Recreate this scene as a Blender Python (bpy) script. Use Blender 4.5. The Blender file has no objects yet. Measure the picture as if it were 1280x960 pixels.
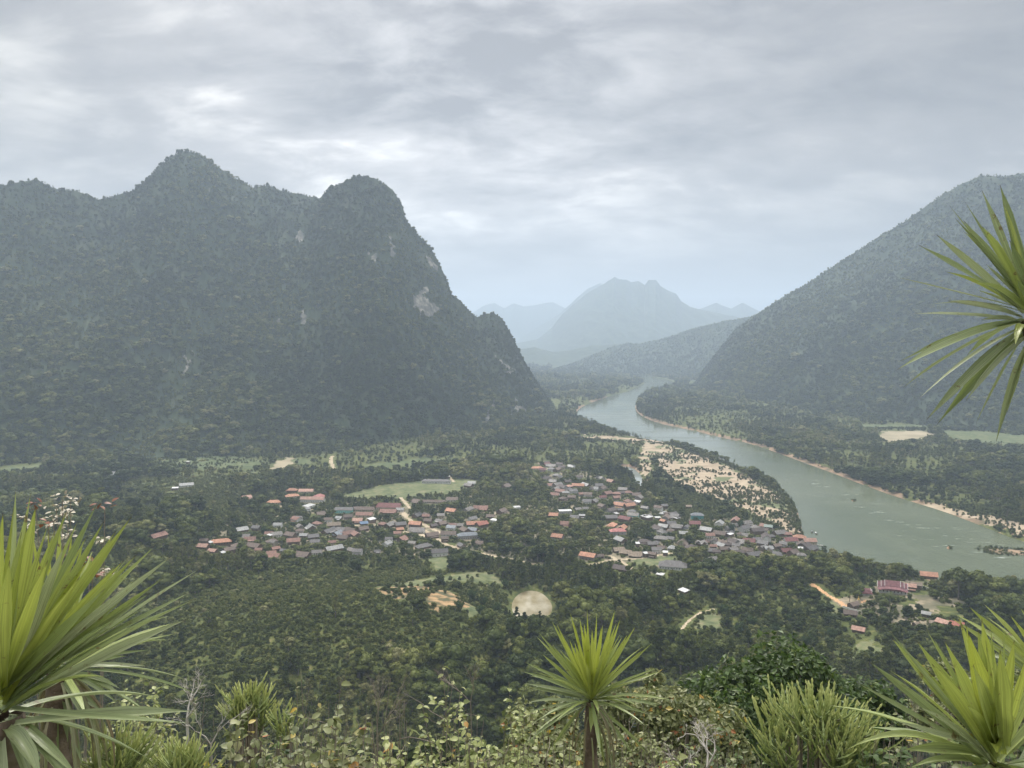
import bpy, math, random
import numpy as np
from mathutils import Vector, Matrix
R = math.radians
random.seed(7); RNG = np.random.default_rng(7)
SC = bpy.context.scene; COL = SC.collection

# ------------------------------------------------------------------ camera, world, sun, exposure
CAMZ = 250.0; PITCH = R(3.57); F = 960.0
cd = bpy.data.cameras.new('camera'); cam = bpy.data.objects.new('camera', cd); COL.objects.link(cam)
cd.sensor_width = 36; cd.lens = 27; cd.clip_start = 0.05; cd.clip_end = 60000
cam.location = (0, 0, CAMZ); cam.rotation_euler = (R(90) - PITCH, 0, 0); SC.camera = cam
SC.view_settings.view_transform = 'Standard'; SC.view_settings.look = 'None'
SC.view_settings.exposure = 1.28; SC.view_settings.gamma = 1; SC.view_settings.use_curve_mapping = False
SUN_EL, SUN_AZ = R(50), R(-12)             # azimuth from +Y, clockwise positive
cy = SC.cycles
cy.use_denoising = True; cy.max_bounces = 5; cy.diffuse_bounces = 2; cy.glossy_bounces = 2
cy.transmission_bounces = 3; cy.transparent_max_bounces = 4; cy.volume_bounces = 1
cy.use_adaptive_sampling = True; cy.adaptive_threshold = 0.015

def build_world():
    w = bpy.data.worlds.new('World'); SC.world = w; w.use_nodes = True
    nt = w.node_tree; N = nt.nodes; L = nt.links; N.clear()
    out = N.new('ShaderNodeOutputWorld'); bg = N.new('ShaderNodeBackground'); bg.inputs[1].default_value = 0.1
    L.new(bg.outputs[0], out.inputs[0])
    sky = N.new('ShaderNodeTexSky'); sky.sky_type = 'NISHITA'; sky.sun_disc = False
    sky.sun_elevation = SUN_EL; sky.sun_rotation = SUN_AZ; sky.air_density = 1.0; sky.dust_density = 2.0
    tc = N.new('ShaderNodeTexCoord')
    sep = N.new('ShaderNodeSeparateXYZ'); L.new(tc.outputs['Generated'], sep.inputs[0])
    def M(op, a, b=None, c=None, clamp=False):
        n = N.new('ShaderNodeMath'); n.operation = op; n.use_clamp = clamp
        for i, v in enumerate((a, b, c)):
            if v is None: continue
            if hasattr(v, 'links'): L.new(v, n.inputs[i])
            else: n.inputs[i].default_value = v
        return n.outputs[0]
    z = M('MAXIMUM', sep.outputs[2], 0.0)
    zz = M('ADD', z, 0.24)
    px = M('DIVIDE', sep.outputs[0], zz); py = M('DIVIDE', sep.outputs[1], zz)
    cmb = N.new('ShaderNodeCombineXYZ'); L.new(px, cmb.inputs[0]); L.new(py, cmb.inputs[1])
    def noise(scale, rot, sx, sy, detail, rough, dist=0.0, off=0.0):
        mp = N.new('ShaderNodeMapping'); L.new(cmb.outputs[0], mp.inputs[0])
        mp.inputs['Rotation'].default_value = (0, 0, R(rot)); mp.inputs['Scale'].default_value = (sx, sy, 1)
        mp.inputs['Location'].default_value = (off, off * .7, 0)
        n = N.new('ShaderNodeTexNoise'); n.inputs['Scale'].default_value = scale; n.inputs['Detail'].default_value = detail
        n.inputs['Roughness'].default_value = rough; n.inputs['Distortion'].default_value = dist
        L.new(mp.outputs[0], n.inputs['Vector']); return n.outputs[0]
    big = noise(1.0, 30, 0.7, 1.0, 5, 0.5, 0.3, 3.1)
    mid = noise(3.2, 35, 0.8, 1.15, 8, 0.58, 0.5, 9.4)
    fine = noise(10.0, 40, 0.8, 1.2, 6, 0.6, 0.4, 1.0)
    s = M('ADD', M('MULTIPLY', big, 0.50), M('MULTIPLY', mid, 0.36)); s = M('ADD', s, M('MULTIPLY', fine, 0.14))
    mr = N.new('ShaderNodeMapRange'); L.new(s, mr.inputs[0]); mr.inputs[1].default_value = 0.38; mr.inputs[2].default_value = 0.64
    # where the sun sits behind the cloud the layer is thinner and brighter
    gd = Vector((math.sin(R(-3)) * math.cos(R(21)), math.cos(R(-3)) * math.cos(R(21)), math.sin(R(21))))
    dot = N.new('ShaderNodeVectorMath'); dot.operation = 'DOT_PRODUCT'; L.new(tc.outputs['Generated'], dot.inputs[0]); dot.inputs[1].default_value = gd
    g1 = M('POWER', M('MAXIMUM', dot.outputs['Value'], 0.0), 28.0)
    g2 = M('POWER', M('MAXIMUM', dot.outputs['Value'], 0.0), 5.0)
    cl = N.new('ShaderNodeValToRGB'); L.new(mr.outputs[0], cl.inputs[0])
    e = cl.color_ramp.elements
    e[0].position = 0.0; e[0].color = (0.235, 0.237, 0.246, 1)
    e[1].position = 1.0; e[1].color = (0.72, 0.70, 0.66, 1)
    m_ = e.new(0.5); m_.color = (0.362, 0.355, 0.352, 1)
    hz = N.new('ShaderNodeMix'); hz.data_type = 'RGBA'
    hf = N.new('ShaderNodeMapRange'); L.new(z, hf.inputs[0]); hf.inputs[1].default_value = 0.02; hf.inputs[2].default_value = 0.26
    hf.interpolation_type = 'SMOOTHSTEP'
    L.new(hf.outputs[0], hz.inputs[0]); hz.inputs[6].default_value = (0.305, 0.312, 0.322, 1); L.new(cl.outputs[0], hz.inputs[7])
    gain = M('ADD', M('ADD', 0.34, M('MULTIPLY', g2, 0.27)), M('MULTIPLY', M('MULTIPLY', g1, mr.outputs[0]), 1.0))
    zn = N.new('ShaderNodeMapRange'); L.new(z, zn.inputs[0]); zn.inputs[1].default_value = 0.38; zn.inputs[2].default_value = 0.95; zn.inputs[4].default_value = 2.5
    gain = M('ADD', gain, zn.outputs[0])   # an overcast sky is brightest overhead
    sc = N.new('ShaderNodeVectorMath'); sc.operation = 'SCALE'; L.new(hz.outputs[2], sc.inputs[0]); L.new(M('MULTIPLY', gain, 10.0), sc.inputs['Scale'])
    mx = N.new('ShaderNodeMix'); mx.data_type = 'RGBA'; mx.inputs[0].default_value = 0.97
    L.new(sky.outputs[0], mx.inputs[6]); L.new(sc.outputs[0], mx.inputs[7])
    L.new(mx.outputs[2], bg.inputs[0])
build_world()
sd = bpy.data.lights.new('sun', 'SUN'); sd.energy = 1.5; sd.angle = R(10); sd.color = (1.0, 0.95, 0.87)
sun = bpy.data.objects.new('sun', sd); COL.objects.link(sun)
sdir = Vector((math.sin(SUN_AZ) * math.cos(SUN_EL), math.cos(SUN_AZ) * math.cos(SUN_EL), math.sin(SUN_EL)))
sun.rotation_euler = sdir.to_track_quat('Z', 'Y').to_euler()

# ------------------------------------------------------------------ helpers
CP, SP = math.cos(PITCH), math.sin(PITCH)
def P(u, v, d):
    """world point seen at photo pixel (u,v), d metres ahead"""
    a, b = (u - 640) / F, (480 - v) / F
    return Vector((d * a, d * (CP + b * SP), CAMZ + d * (-SP + b * CP)))
def pix(x, y, z):
    x = np.asarray(x, float); y = np.asarray(y, float); z = np.asarray(z, float) - CAMZ
    dep = np.maximum(y * CP - z * SP, 1e-3); up = y * SP + z * CP
    return 640 + F * x / dep, 480 - F * up / dep
def az_tan(u, v):
    a, b = (np.asarray(u, float) - 640) / F, (480 - np.asarray(v, float)) / F
    x, y, z = a, CP + b * SP, -SP + b * CP
    return np.arctan2(x, y), z / np.hypot(x, y)
def unp0(pts):
    """pixels -> points on the valley floor"""
    pts = np.asarray(pts, float); th, te = az_tan(pts[:, 0], pts[:, 1])
    r = -CAMZ / np.minimum(te, -0.012)
    return np.stack([r * np.sin(th), r * np.cos(th)], 1)
def _h(ix, iy, s):
    n = (ix.astype(np.int64) * 374761393 + iy.astype(np.int64) * 668265263 + s * 1442695041) & 0xffffffff
    n = ((n ^ (n >> 13)) * 1274126177) & 0xffffffff
    return ((n ^ (n >> 16)) & 0xffffff) / float(0xffffff)
def vnoise(x, y, s=0):
    ix = np.floor(x); iy = np.floor(y); fx = x - ix; fy = y - iy
    fx = fx * fx * (3 - 2 * fx); fy = fy * fy * (3 - 2 * fy)
    a = _h(ix, iy, s); b = _h(ix + 1, iy, s); c = _h(ix, iy + 1, s); d = _h(ix + 1, iy + 1, s)
    return (a * (1 - fx) + b * fx) * (1 - fy) + (c * (1 - fx) + d * fx) * fy * 1.0
def fbm(x, y, scale, octv=4, s=0, ridged=False):
    x = np.asarray(x, float) / scale; y = np.asarray(y, float) / scale; t = 0; a = 1.0; n = 0
    for k in range(octv):
        v = vnoise(x, y, s + k * 17)
        if ridged: v = 1 - abs(2 * v - 1)
        t = t + a * v; n += a; a *= 0.5; x = x * 2.03 + 11.3; y = y * 2.03 - 7.7
    return t / n
def inpoly(x, y, poly):
    c = np.zeros(x.shape, bool); n = len(poly); x0, y0 = poly.min(0); x1, y1 = poly.max(0)
    m = (x >= x0) & (x <= x1) & (y >= y0) & (y <= y1)
    if not m.any(): return c
    xx, yy = x[m], y[m]; cc = np.zeros(xx.shape, bool); j = n - 1
    for i in range(n):
        xi, yi = poly[i]; xj, yj = poly[j]
        if yi != yj:
            k = ((yi > yy) != (yj > yy)) & (xx < (xj - xi) * (yy - yi) / (yj - yi) + xi); cc ^= k
        j = i
    c[m] = cc; return c
def segdist(x, y, line, closed=False, cap=1e9):
    x0, y0 = line.min(0) - cap; x1, y1 = line.max(0) + cap
    d = np.full(x.shape, 1e9); m = (x >= x0) & (x <= x1) & (y >= y0) & (y <= y1)
    if not m.any(): return d
    xx, yy = x[m], y[m]; dd = np.full(xx.shape, 1e18); n = len(line)
    for i in range(n if closed else n - 1):
        a = line[i]; b = line[(i + 1) % n]; v = b - a; L2 = max((v ** 2).sum(), 1e-9)
        t = np.clip(((xx - a[0]) * v[0] + (yy - a[1]) * v[1]) / L2, 0, 1)
        dd = np.minimum(dd, (xx - a[0] - t * v[0]) ** 2 + (yy - a[1] - t * v[1]) ** 2)
    d[m] = np.sqrt(dd); return d
def smooth(a, b, x):
    t = np.clip((np.asarray(x, float) - a) / (b - a), 0, 1); return t * t * (3 - 2 * t)

def np_mesh(name, V, Q, smooth_=False):
    me = bpy.data.meshes.new(name); V = np.asarray(V, np.float32); Q = np.asarray(Q, np.int32); k = Q.shape[1]
    me.vertices.add(len(V)); me.vertices.foreach_set('co', V.ravel())
    me.loops.add(Q.size); me.loops.foreach_set('vertex_index', Q.ravel())
    me.polygons.add(len(Q)); me.polygons.foreach_set('loop_start', np.arange(0, Q.size, k, dtype=np.int32))
    me.polygons.foreach_set('loop_total', np.full(len(Q), k, np.int32))
    me.polygons.foreach_set('use_smooth', np.full(len(Q), smooth_, bool))
    me.update(); me.validate(); return me
def add_attr(me, name, vals, typ='FLOAT'):
    a = me.attributes.new(name, typ, 'POINT'); v = np.asarray(vals)
    if typ == 'FLOAT': a.data.foreach_set('value', v.astype(np.float32))
    elif typ == 'INT': a.data.foreach_set('value', v.astype(np.int32))
    elif typ == 'FLOAT_VECTOR': a.data.foreach_set('vector', v.astype(np.float32).ravel())
def link(name, me, mat=None, parent=None, kind=None):
    o = bpy.data.objects.new(name, me); COL.objects.link(o)
    if mat is not None and me is not None: me.materials.append(mat)
    if parent is not None: o.parent = parent
    if kind: o['kind'] = kind
    return o
def thing(name, label, cat, loc=(0, 0, 0), rz=0.0, group=None):
    o = bpy.data.objects.new(name, None); COL.objects.link(o); o.empty_display_size = 0.5
    o.location = loc; o.rotation_euler = (0, 0, rz); o['label'] = label; o['category'] = cat
    if group: o['group'] = group
    return o
def dup(root, loc, rz=0.0, scale=None):
    r = root.copy(); COL.objects.link(r); r.location = loc; r.rotation_euler = (0, 0, rz)
    if scale is not None: r.scale = scale
    for ch in list(root.children):
        c = ch.copy(); COL.objects.link(c); c.parent = r
        for g in ch.children:
            d = g.copy(); COL.objects.link(d); d.parent = c
    return r

# ------------------------------------------------------------------ materials
def mat_new(name):
    m = bpy.data.materials.new(name); m.use_nodes = True; nt = m.node_tree
    return m, nt, nt.nodes, nt.links, nt.nodes['Principled BSDF']
def mixc(N, L, fac, a, b):
    n = N.new('ShaderNodeMix'); n.data_type = 'RGBA'
    for i, v in ((0, fac), (6, a), (7, b)):
        if hasattr(v, 'links'): L.new(v, n.inputs[i])
        else: n.inputs[i].default_value = v if i == 0 else (*v, 1) if len(v) == 3 else v
    return n.outputs[2]
def ramp(N, L, src, stops):
    n = N.new('ShaderNodeValToRGB'); L.new(src, n.inputs[0]); e = n.color_ramp.elements
    e[0].position, e[0].color = stops[0][0], (*stops[0][1], 1); e[1].position, e[1].color = stops[-1][0], (*stops[-1][1], 1)
    for p, c in stops[1:-1]:
        q = e.new(p); q.color = (*c, 1)
    return n.outputs[0]
def noise_node(N, L, scale, detail=4, rough=0.55, coord='Object', sc=None):
    tc = N.new('ShaderNodeTexCoord'); n = N.new('ShaderNodeTexNoise'); n.inputs['Scale'].default_value = scale
    n.inputs['Detail'].default_value = detail; n.inputs['Roughness'].default_value = rough
    src = tc.outputs[coord]
    if sc:
        mp = N.new('ShaderNodeMapping'); mp.inputs['Scale'].default_value = sc; L.new(src, mp.inputs[0]); src = mp.outputs[0]
    L.new(src, n.inputs['Vector']); return n.outputs[0]
def surf(name, stops, scale, rough=0.9, detail=5, bump=0.0, bscale=None, lo=0.3, hi=0.7, spec=0.3):
    m, nt, N, L, b = mat_new(name)
    n = noise_node(N, L, scale, detail); mr = N.new('ShaderNodeMapRange'); L.new(n, mr.inputs[0]); mr.inputs[1].default_value = lo; mr.inputs[2].default_value = hi
    L.new(ramp(N, L, mr.outputs[0], stops), b.inputs['Base Color'])
    b.inputs['Roughness'].default_value = rough; b.inputs['Specular IOR Level'].default_value = spec
    if bump:
        bp = N.new('ShaderNodeBump'); bp.inputs['Distance'].default_value = bump; L.new(noise_node(N, L, bscale or scale * 3, 4), bp.inputs['Height'])
        L.new(bp.outputs[0], b.inputs['Normal'])
    return m
def foliage(name, stops, transl=0.25, nscale=0.35, gloss=0.12):
    """crown material: the tint number of each tree picks its colour"""
    m, nt, N, L, b = mat_new(name)
    at = N.new('ShaderNodeAttribute'); at.attribute_type = 'INSTANCER'; at.attribute_name = 'tint'
    c = ramp(N, L, at.outputs['Fac'], stops)
    n = noise_node(N, L, nscale, 3); mr = N.new('ShaderNodeMapRange'); L.new(n, mr.inputs[0]); mr.inputs[1].default_value = .3; mr.inputs[2].default_value = .7
    mr.inputs[3].default_value = 0.68; mr.inputs[4].default_value = 1.4
    vm = N.new('ShaderNodeVectorMath'); vm.operation = 'SCALE'; L.new(c, vm.inputs[0]); L.new(mr.outputs[0], vm.inputs['Scale'])
    L.new(vm.outputs[0], b.inputs['Base Color']); b.inputs['Roughness'].default_value = 0.55; b.inputs['Specular IOR Level'].default_value = gloss
    tr = N.new('ShaderNodeBsdfTranslucent'); L.new(vm.outputs[0], tr.inputs[0]); mx = N.new('ShaderNodeMixShader'); mx.inputs[0].default_value = transl
    L.new(b.outputs[0], mx.inputs[1]); L.new(tr.outputs[0], mx.inputs[2]); L.new(mx.outputs[0], N['Material Output'].inputs[0])
    return m
MAT = {}
MAT['tree'] = foliage('tree_foliage', [(0, (.036, .052, .013)), (.35, (.074, .095, .022)), (.65, (.13, .148, .034)), (.85, (.175, .180, .055)), (1, (.24, .23, .11))])
MAT['bark'] = surf('tree_bark', [(0, (.10, .085, .065)), (1, (.24, .21, .17))], 1.5)
MAT['bamboo'] = foliage('bamboo_foliage', [(0, (.05, .085, .026)), (1, (.11, .15, .05))], 0.3)
MAT['hill'] = surf('mountain_ground', [(0, (.022, .036, .018)), (.5, (.040, .058, .026)), (1, (.075, .088, .045))], 0.02, 1.0, 8)
MAT['cliff'] = surf('limestone', [(0, (.07, .075, .06)), (.5, (.17, .165, .14)), (1, (.40, .37, .32))], 0.06, 0.95, 8, bump=3, bscale=.15)
MAT['ground'] = surf('undergrowth_ground', [(0, (.036, .050, .012)), (.45, (.068, .084, .020)), (.75, (.11, .118, .030)), (1, (.17, .145, .060))], 0.16, 1.0, 8, bump=.5, bscale=.6)
MAT['grass'] = surf('pasture', [(0, (.055, .075, .03)), (.5, (.12, .14, .06)), (1, (.20, .185, .10))], 0.11, 1.0, 6)
MAT['crop'] = surf('crop_green', [(0, (.045, .068, .028)), (.5, (.09, .115, .045)), (1, (.16, .16, .08))], 0.09, 1.0, 6)
MAT['dry'] = surf('dry_field', [(0, (.22, .19, .12)), (1, (.36, .31, .21))], 0.02, 1.0, 6)
MAT['sand'] = surf('sand', [(0, (.24, .185, .12)), (.5, (.34, .27, .185)), (1, (.43, .35, .25))], 0.04, 1.0, 7)
MAT['bank'] = surf('bank_soil', [(0, (.09, .085, .045)), (.45, (.20, .14, .085)), (1, (.38, .26, .17))], 0.05, 1.0, 7)
MAT['dirt'] = surf('bare_earth', [(0, (.07, .075, .04)), (.5, (.15, .135, .085)), (1, (.33, .27, .19))], 0.06, 1.0, 7)
MAT['road'] = surf('dirt_road', [(0, (.32, .26, .17)), (1, (.46, .38, .27))], 0.1, 1.0, 4)
MAT['orangeroad'] = surf('clay_road', [(0, (.42, .24, .12)), (1, (.55, .34, .19))], 0.1, 1.0, 4)
MAT['soil'] = surf('eroded_soil', [(0, (.05, .065, .025)), (.4, (.09, .085, .04)), (.62, (.30, .20, .10)), (1, (.46, .31, .17))], 0.09, 1.0, 8)

def water_mat(name, cols, rough=0.1, bump=0.25, bs=0.35, ns=.006):
    m, nt, N, L, b = mat_new(name)
    n = noise_node(N, L, ns, 5, .6, sc=(1, .6, 1)); c = ramp(N, L, n, [(.35, cols[0]), (.65, cols[1])])
    at = N.new('ShaderNodeAttribute'); at.attribute_name = 'foam'
    fn = noise_node(N, L, .07, 8, .7, sc=(.45, 1, 1)); mr = N.new('ShaderNodeMapRange'); L.new(fn, mr.inputs[0]); mr.inputs[1].default_value = .58; mr.inputs[2].default_value = .80
    mu = N.new('ShaderNodeMath'); mu.operation = 'MULTIPLY'; L.new(at.outputs['Fac'], mu.inputs[0]); L.new(mr.outputs[0], mu.inputs[1])
    L.new(mixc(N, L, mu.outputs[0], c, (.62, .66, .62)), b.inputs['Base Color'])
    # wind ruffles: patches of rougher water
    rn = noise_node(N, L, .012, 6, .6, sc=(.5, 1.4, 1)); rr = N.new('ShaderNodeMapRange'); L.new(rn, rr.inputs[0]); rr.inputs[1].default_value = .4; rr.inputs[2].default_value = .65
    rr.inputs[3].default_value = rough; rr.inputs[4].default_value = rough + .14
    ra = N.new('ShaderNodeMath'); ra.operation = 'MAXIMUM'; L.new(rr.outputs[0], ra.inputs[0])
    m8 = N.new('ShaderNodeMath'); m8.operation = 'MULTIPLY'; L.new(mu.outputs[0], m8.inputs[0]); m8.inputs[1].default_value = .9; L.new(m8.outputs[0], ra.inputs[1])
    L.new(ra.outputs[0], b.inputs['Roughness'])
    b.inputs['IOR'].default_value = 1.33
    bp = N.new('ShaderNodeBump'); bp.inputs['Strength'].default_value = .8; bp.inputs['Distance'].default_value = bump
    L.new(noise_node(N, L, bs, 5, .6), bp.inputs['Height']); L.new(bp.outputs[0], b.inputs['Normal'])
    return m
MAT['river'] = water_mat('river_water', [(.080, .098, .058), (.125, .142, .090)], .06, .14)
MAT['pond'] = water_mat('muddy_water', [(.20, .165, .085), (.38, .345, .25)], .02, .01, ns=.06)  # mud brown, with pale sky reflection painted into the colour as patches
MAT['inlet'] = water_mat('still_water', [(.20, .22, .20), (.26, .28, .25)], .05, .01)

# ------------------------------------------------------------------ the river and the land classes (polygons on the valley floor)
right_bank = [(1700, 800), (1480, 735), (1280, 677), (1225, 655), (1180, 638), (1140, 626), (1100, 613), (1040, 590), (985, 570), (940, 554), (900, 546), (860, 536), (820, 528), (797, 517), (793, 506),
              (800, 494), (822, 487), (846, 480), (838, 475), (815, 470), (775, 464), (752, 459), (730, 455), (716, 452), (690, 449), (640, 447)]
left_bank = [(640, 449), (700, 453), (730, 460), (760, 465), (790, 470), (810, 477), (790, 487), (755, 497), (728, 507), (717, 518), (735, 528), (765, 539), (800, 547), (850, 556), (885, 567), (925, 582),
             (962, 600), (990, 622), (999, 645), (1004, 672), (1030, 692), (1075, 708), (1130, 719), (1190, 726), (1280, 729), (1420, 760), (1600, 840), (1900, 1000)]
def chaikin(a, k=2):
    for _ in range(k):
        b = np.roll(a, -1, 0); a = np.stack([a * .75 + b * .25, a * .25 + b * .75], 1).reshape(-1, 2)
    return a
RIVER = chaikin(unp0(right_bank + left_bank), 1)
POND = chaikin(unp0([(643, 769), (638, 758), (641, 747), (650, 739), (662, 736), (676, 738), (687, 747), (692, 757), (689, 767), (672, 772), (655, 773)]))
INLET = chaikin(unp0([(773, 584), (779, 582), (788, 583), (796, 587), (803, 595), (803, 603), (800, 612), (794, 612), (795, 602), (791, 594), (782, 589)]), 1)
SAND = [unp0([(795, 549), (835, 557), (872, 571), (912, 588), (946, 603), (976, 618), (992, 640), (1002, 668), (985, 668), (962, 655), (932, 642), (893, 630), (866, 616), (838, 602), (822, 582), (812, 565)]),
        unp0([(720, 547), (750, 548), (782, 549), (838, 551), (836, 556), (780, 556), (730, 553)]), unp0([(1152, 627), (1200, 640), (1290, 662), (1290, 674), (1225, 655), (1190, 643), (1150, 631)]),
        unp0([(803, 560), (812, 562), (818, 590), (805, 598), (798, 575)])]
DRYF = [unp0([(-300, 560), (0, 562), (50, 560), (100, 561), (75, 567), (30, 573), (0, 577), (-300, 585)]), unp0([(1095, 545), (1105, 541), (1150, 541), (1172, 546), (1150, 551), (1110, 558)]),
        unp0([(335, 592), (345, 581), (362, 575), (372, 576), (368, 584), (352, 590)])]
CROP = [unp0([(172, 577), (235, 569), (300, 576), (332, 578), (325, 588), (260, 588), (200, 584)]), unp0([(0, 589), (55, 584), (50, 590), (0, 596)]), unp0([(30, 575), (110, 565), (108, 570), (30, 582)]),
        unp0([(372, 576), (390, 577), (386, 586), (372, 586)]), unp0([(1175, 541), (1320, 545), (1320, 560), (1240, 560), (1190, 552)]), unp0([(450, 583), (560, 575), (570, 580), (455, 590)]),
        unp0([(1075, 533), (1280, 531), (1280, 536), (1080, 538)]), unp0([(300, 590), (330, 594), (320, 600), (290, 597)])]
GRASS = [unp0([(425, 624), (470, 612), (530, 605), (580, 601), (604, 604), (590, 614), (560, 621), (500, 627), (440, 628)]), unp0([(486, 752), (520, 738), (575, 722), (612, 724), (640, 735), (560, 744), (510, 757)]),
         unp0([(535, 705), (552, 700), (566, 706), (556, 722), (540, 720)]), unp0([(785, 702), (830, 698), (850, 706), (812, 716), (785, 712)]), unp0([(860, 800), (880, 778), (905, 775), (900, 800), (872, 812)]),
         unp0([(1032, 745), (1048, 752), (1050, 768), (1036, 766)]), unp0([(1060, 815), (1090, 800), (1105, 822), (1070, 835)]), unp0([(575, 785), (605, 780), (610, 800), (585, 806)])]
SOIL = [unp0([(462, 765), (490, 757), (540, 756), (575, 770), (585, 795), (540, 805), (490, 795)])]
VILL = unp0([(240, 690), (262, 662), (330, 640), (335, 620), (385, 608), (415, 625), (460, 628), (560, 630), (640, 612), (670, 582), (705, 584), (742, 592), (775, 612), (802, 624), (832, 637), (900, 652), (962, 658),
             (1010, 672), (1040, 700), (1010, 706), (960, 706), (900, 706), (862, 712), (800, 722), (740, 712), (640, 702), (560, 700), (470, 703), (400, 700), (330, 706), (260, 708)])
TEMP = unp0([(1040, 748), (1080, 735), (1160, 728), (1190, 745), (1225, 790), (1180, 805), (1100, 790), (1060, 775)])
ROADS = [(unp0([(500, 640), (508, 650), (524, 662), (542, 674), (560, 686), (582, 692), (612, 698), (640, 704), (675, 711)]), 4.2), (unp0([(498, 668), (520, 670), (546, 678)]), 4.5), (unp0([(528, 658), (540, 664), (552, 670)]), 4),
         (unp0([(738, 712), (756, 708), (772, 705), (790, 718)]), 3.0), (unp0([(772, 706), (800, 704), (822, 700), (838, 697)]), 3.0), (unp0([(762, 700), (772, 706)]), 3), (unp0([(501, 626), (510, 636), (512, 640)]), 3),
         (unp0([(445, 660), (470, 658), (500, 664)]), 4.0), (unp0([(415, 573), (414, 580), (418, 589)]), 5), (unp0([(563, 600), (567, 606)]), 3)]
CLAY = [(unp0([(1016, 735), (1030, 744), (1050, 756), (1056, 762), (1072, 757), (1085, 756)]), 3.6)]
PATH = [(unp0([(848, 804), (856, 792), (864, 782), (876, 773), (892, 769)]), 1.6)]
OPEN = [unp0([(150, 790), (260, 745), (350, 722), (470, 712), (600, 725), (650, 745), (700, 800), (660, 850), (560, 858), (420, 870), (300, 890), (180, 880)]), unp0([(160, 600), (290, 600), (330, 650), (230, 660), (150, 690), (120, 640)]),
        unp0([(820, 770), (900, 760), (930, 800), (900, 850), (830, 850)]), unp0([(1000, 800), (1090, 790), (1130, 830), (1060, 860)]), unp0([(800, 560), (822, 585), (845, 612), (900, 640), (880, 662), (830, 634), (800, 612), (805, 590)])]
HUMPS = [(120, 680, 30, 120), (530, 800, 22, 95), (40, 740, 30, 120), (330, 800, 14, 90), (1250, 830, 14, 70), (900, 870, 14, 70), (860, 512, 14, 300), (1150, 575, 10, 160), (690, 478, 14, 300), (580, 560, 12, 150)]
HP = unp0([(a, b) for a, b, *_ in HUMPS])
def waterdist(x, y):
    """signed distance: negative inside open water"""
    d = segdist(x, y, RIVER, True, 200); d = np.where(inpoly(x, y, RIVER), -d, d)
    for q in (POND, INLET):
        e = segdist(x, y, q, True, 60); e = np.where(inpoly(x, y, q), -e, e); d = np.where(np.abs(e) < 60, np.minimum(d, e), d)
    return d
def relief(x, y):
    r = np.hypot(x, y); z = (fbm(x, y, 160, 3, 5) - .5) * 9 + (fbm(x, y, 900, 3, 8) - .5) * np.clip((r - 2400) / 2500, 0, 1) * 55
    for (hx, hy), (_, _, h, rad) in zip(HP, HUMPS): z = z + h * np.exp(-((x - hx) ** 2 + (y - hy) ** 2) / (2 * rad * rad) * 1.6)
    return z + 3.0
def slope(x, y):
    r = np.hypot(x, y); th = np.arctan2(x, y); back = smooth(R(95), R(150), np.abs(th))
    s = 248.3 - np.maximum(r - 1.2, 0) * (math.tan(R(34)) * (1 - back) + .06 * back)
    return s + (fbm(x, y, 60, 4, 77) - .5) * np.clip(r / 20, 0, 1) * 10 + (fbm(x, y, 3, 2, 7) - .5) * .25
def ground(x, y, wd=None):
    x = np.asarray(x, float); y = np.asarray(y, float)
    if wd is None: wd = waterdist(x, y)
    z = relief(x, y); z = z * smooth(-2, 60, wd)
    z = np.where(wd < 0, -np.minimum(-wd * .4, 3.0) - 1.0 , z + np.minimum(wd * .28, 2.5) - 1.0)
    s = slope(x, y); k = 14.0
    return np.where(s - z > 60, s, z + np.log1p(np.exp(np.clip((s - z) / k, -40, 40))) * k)
def gz(x, y): return float(ground(np.array([x]), np.array([y]))[0])

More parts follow.
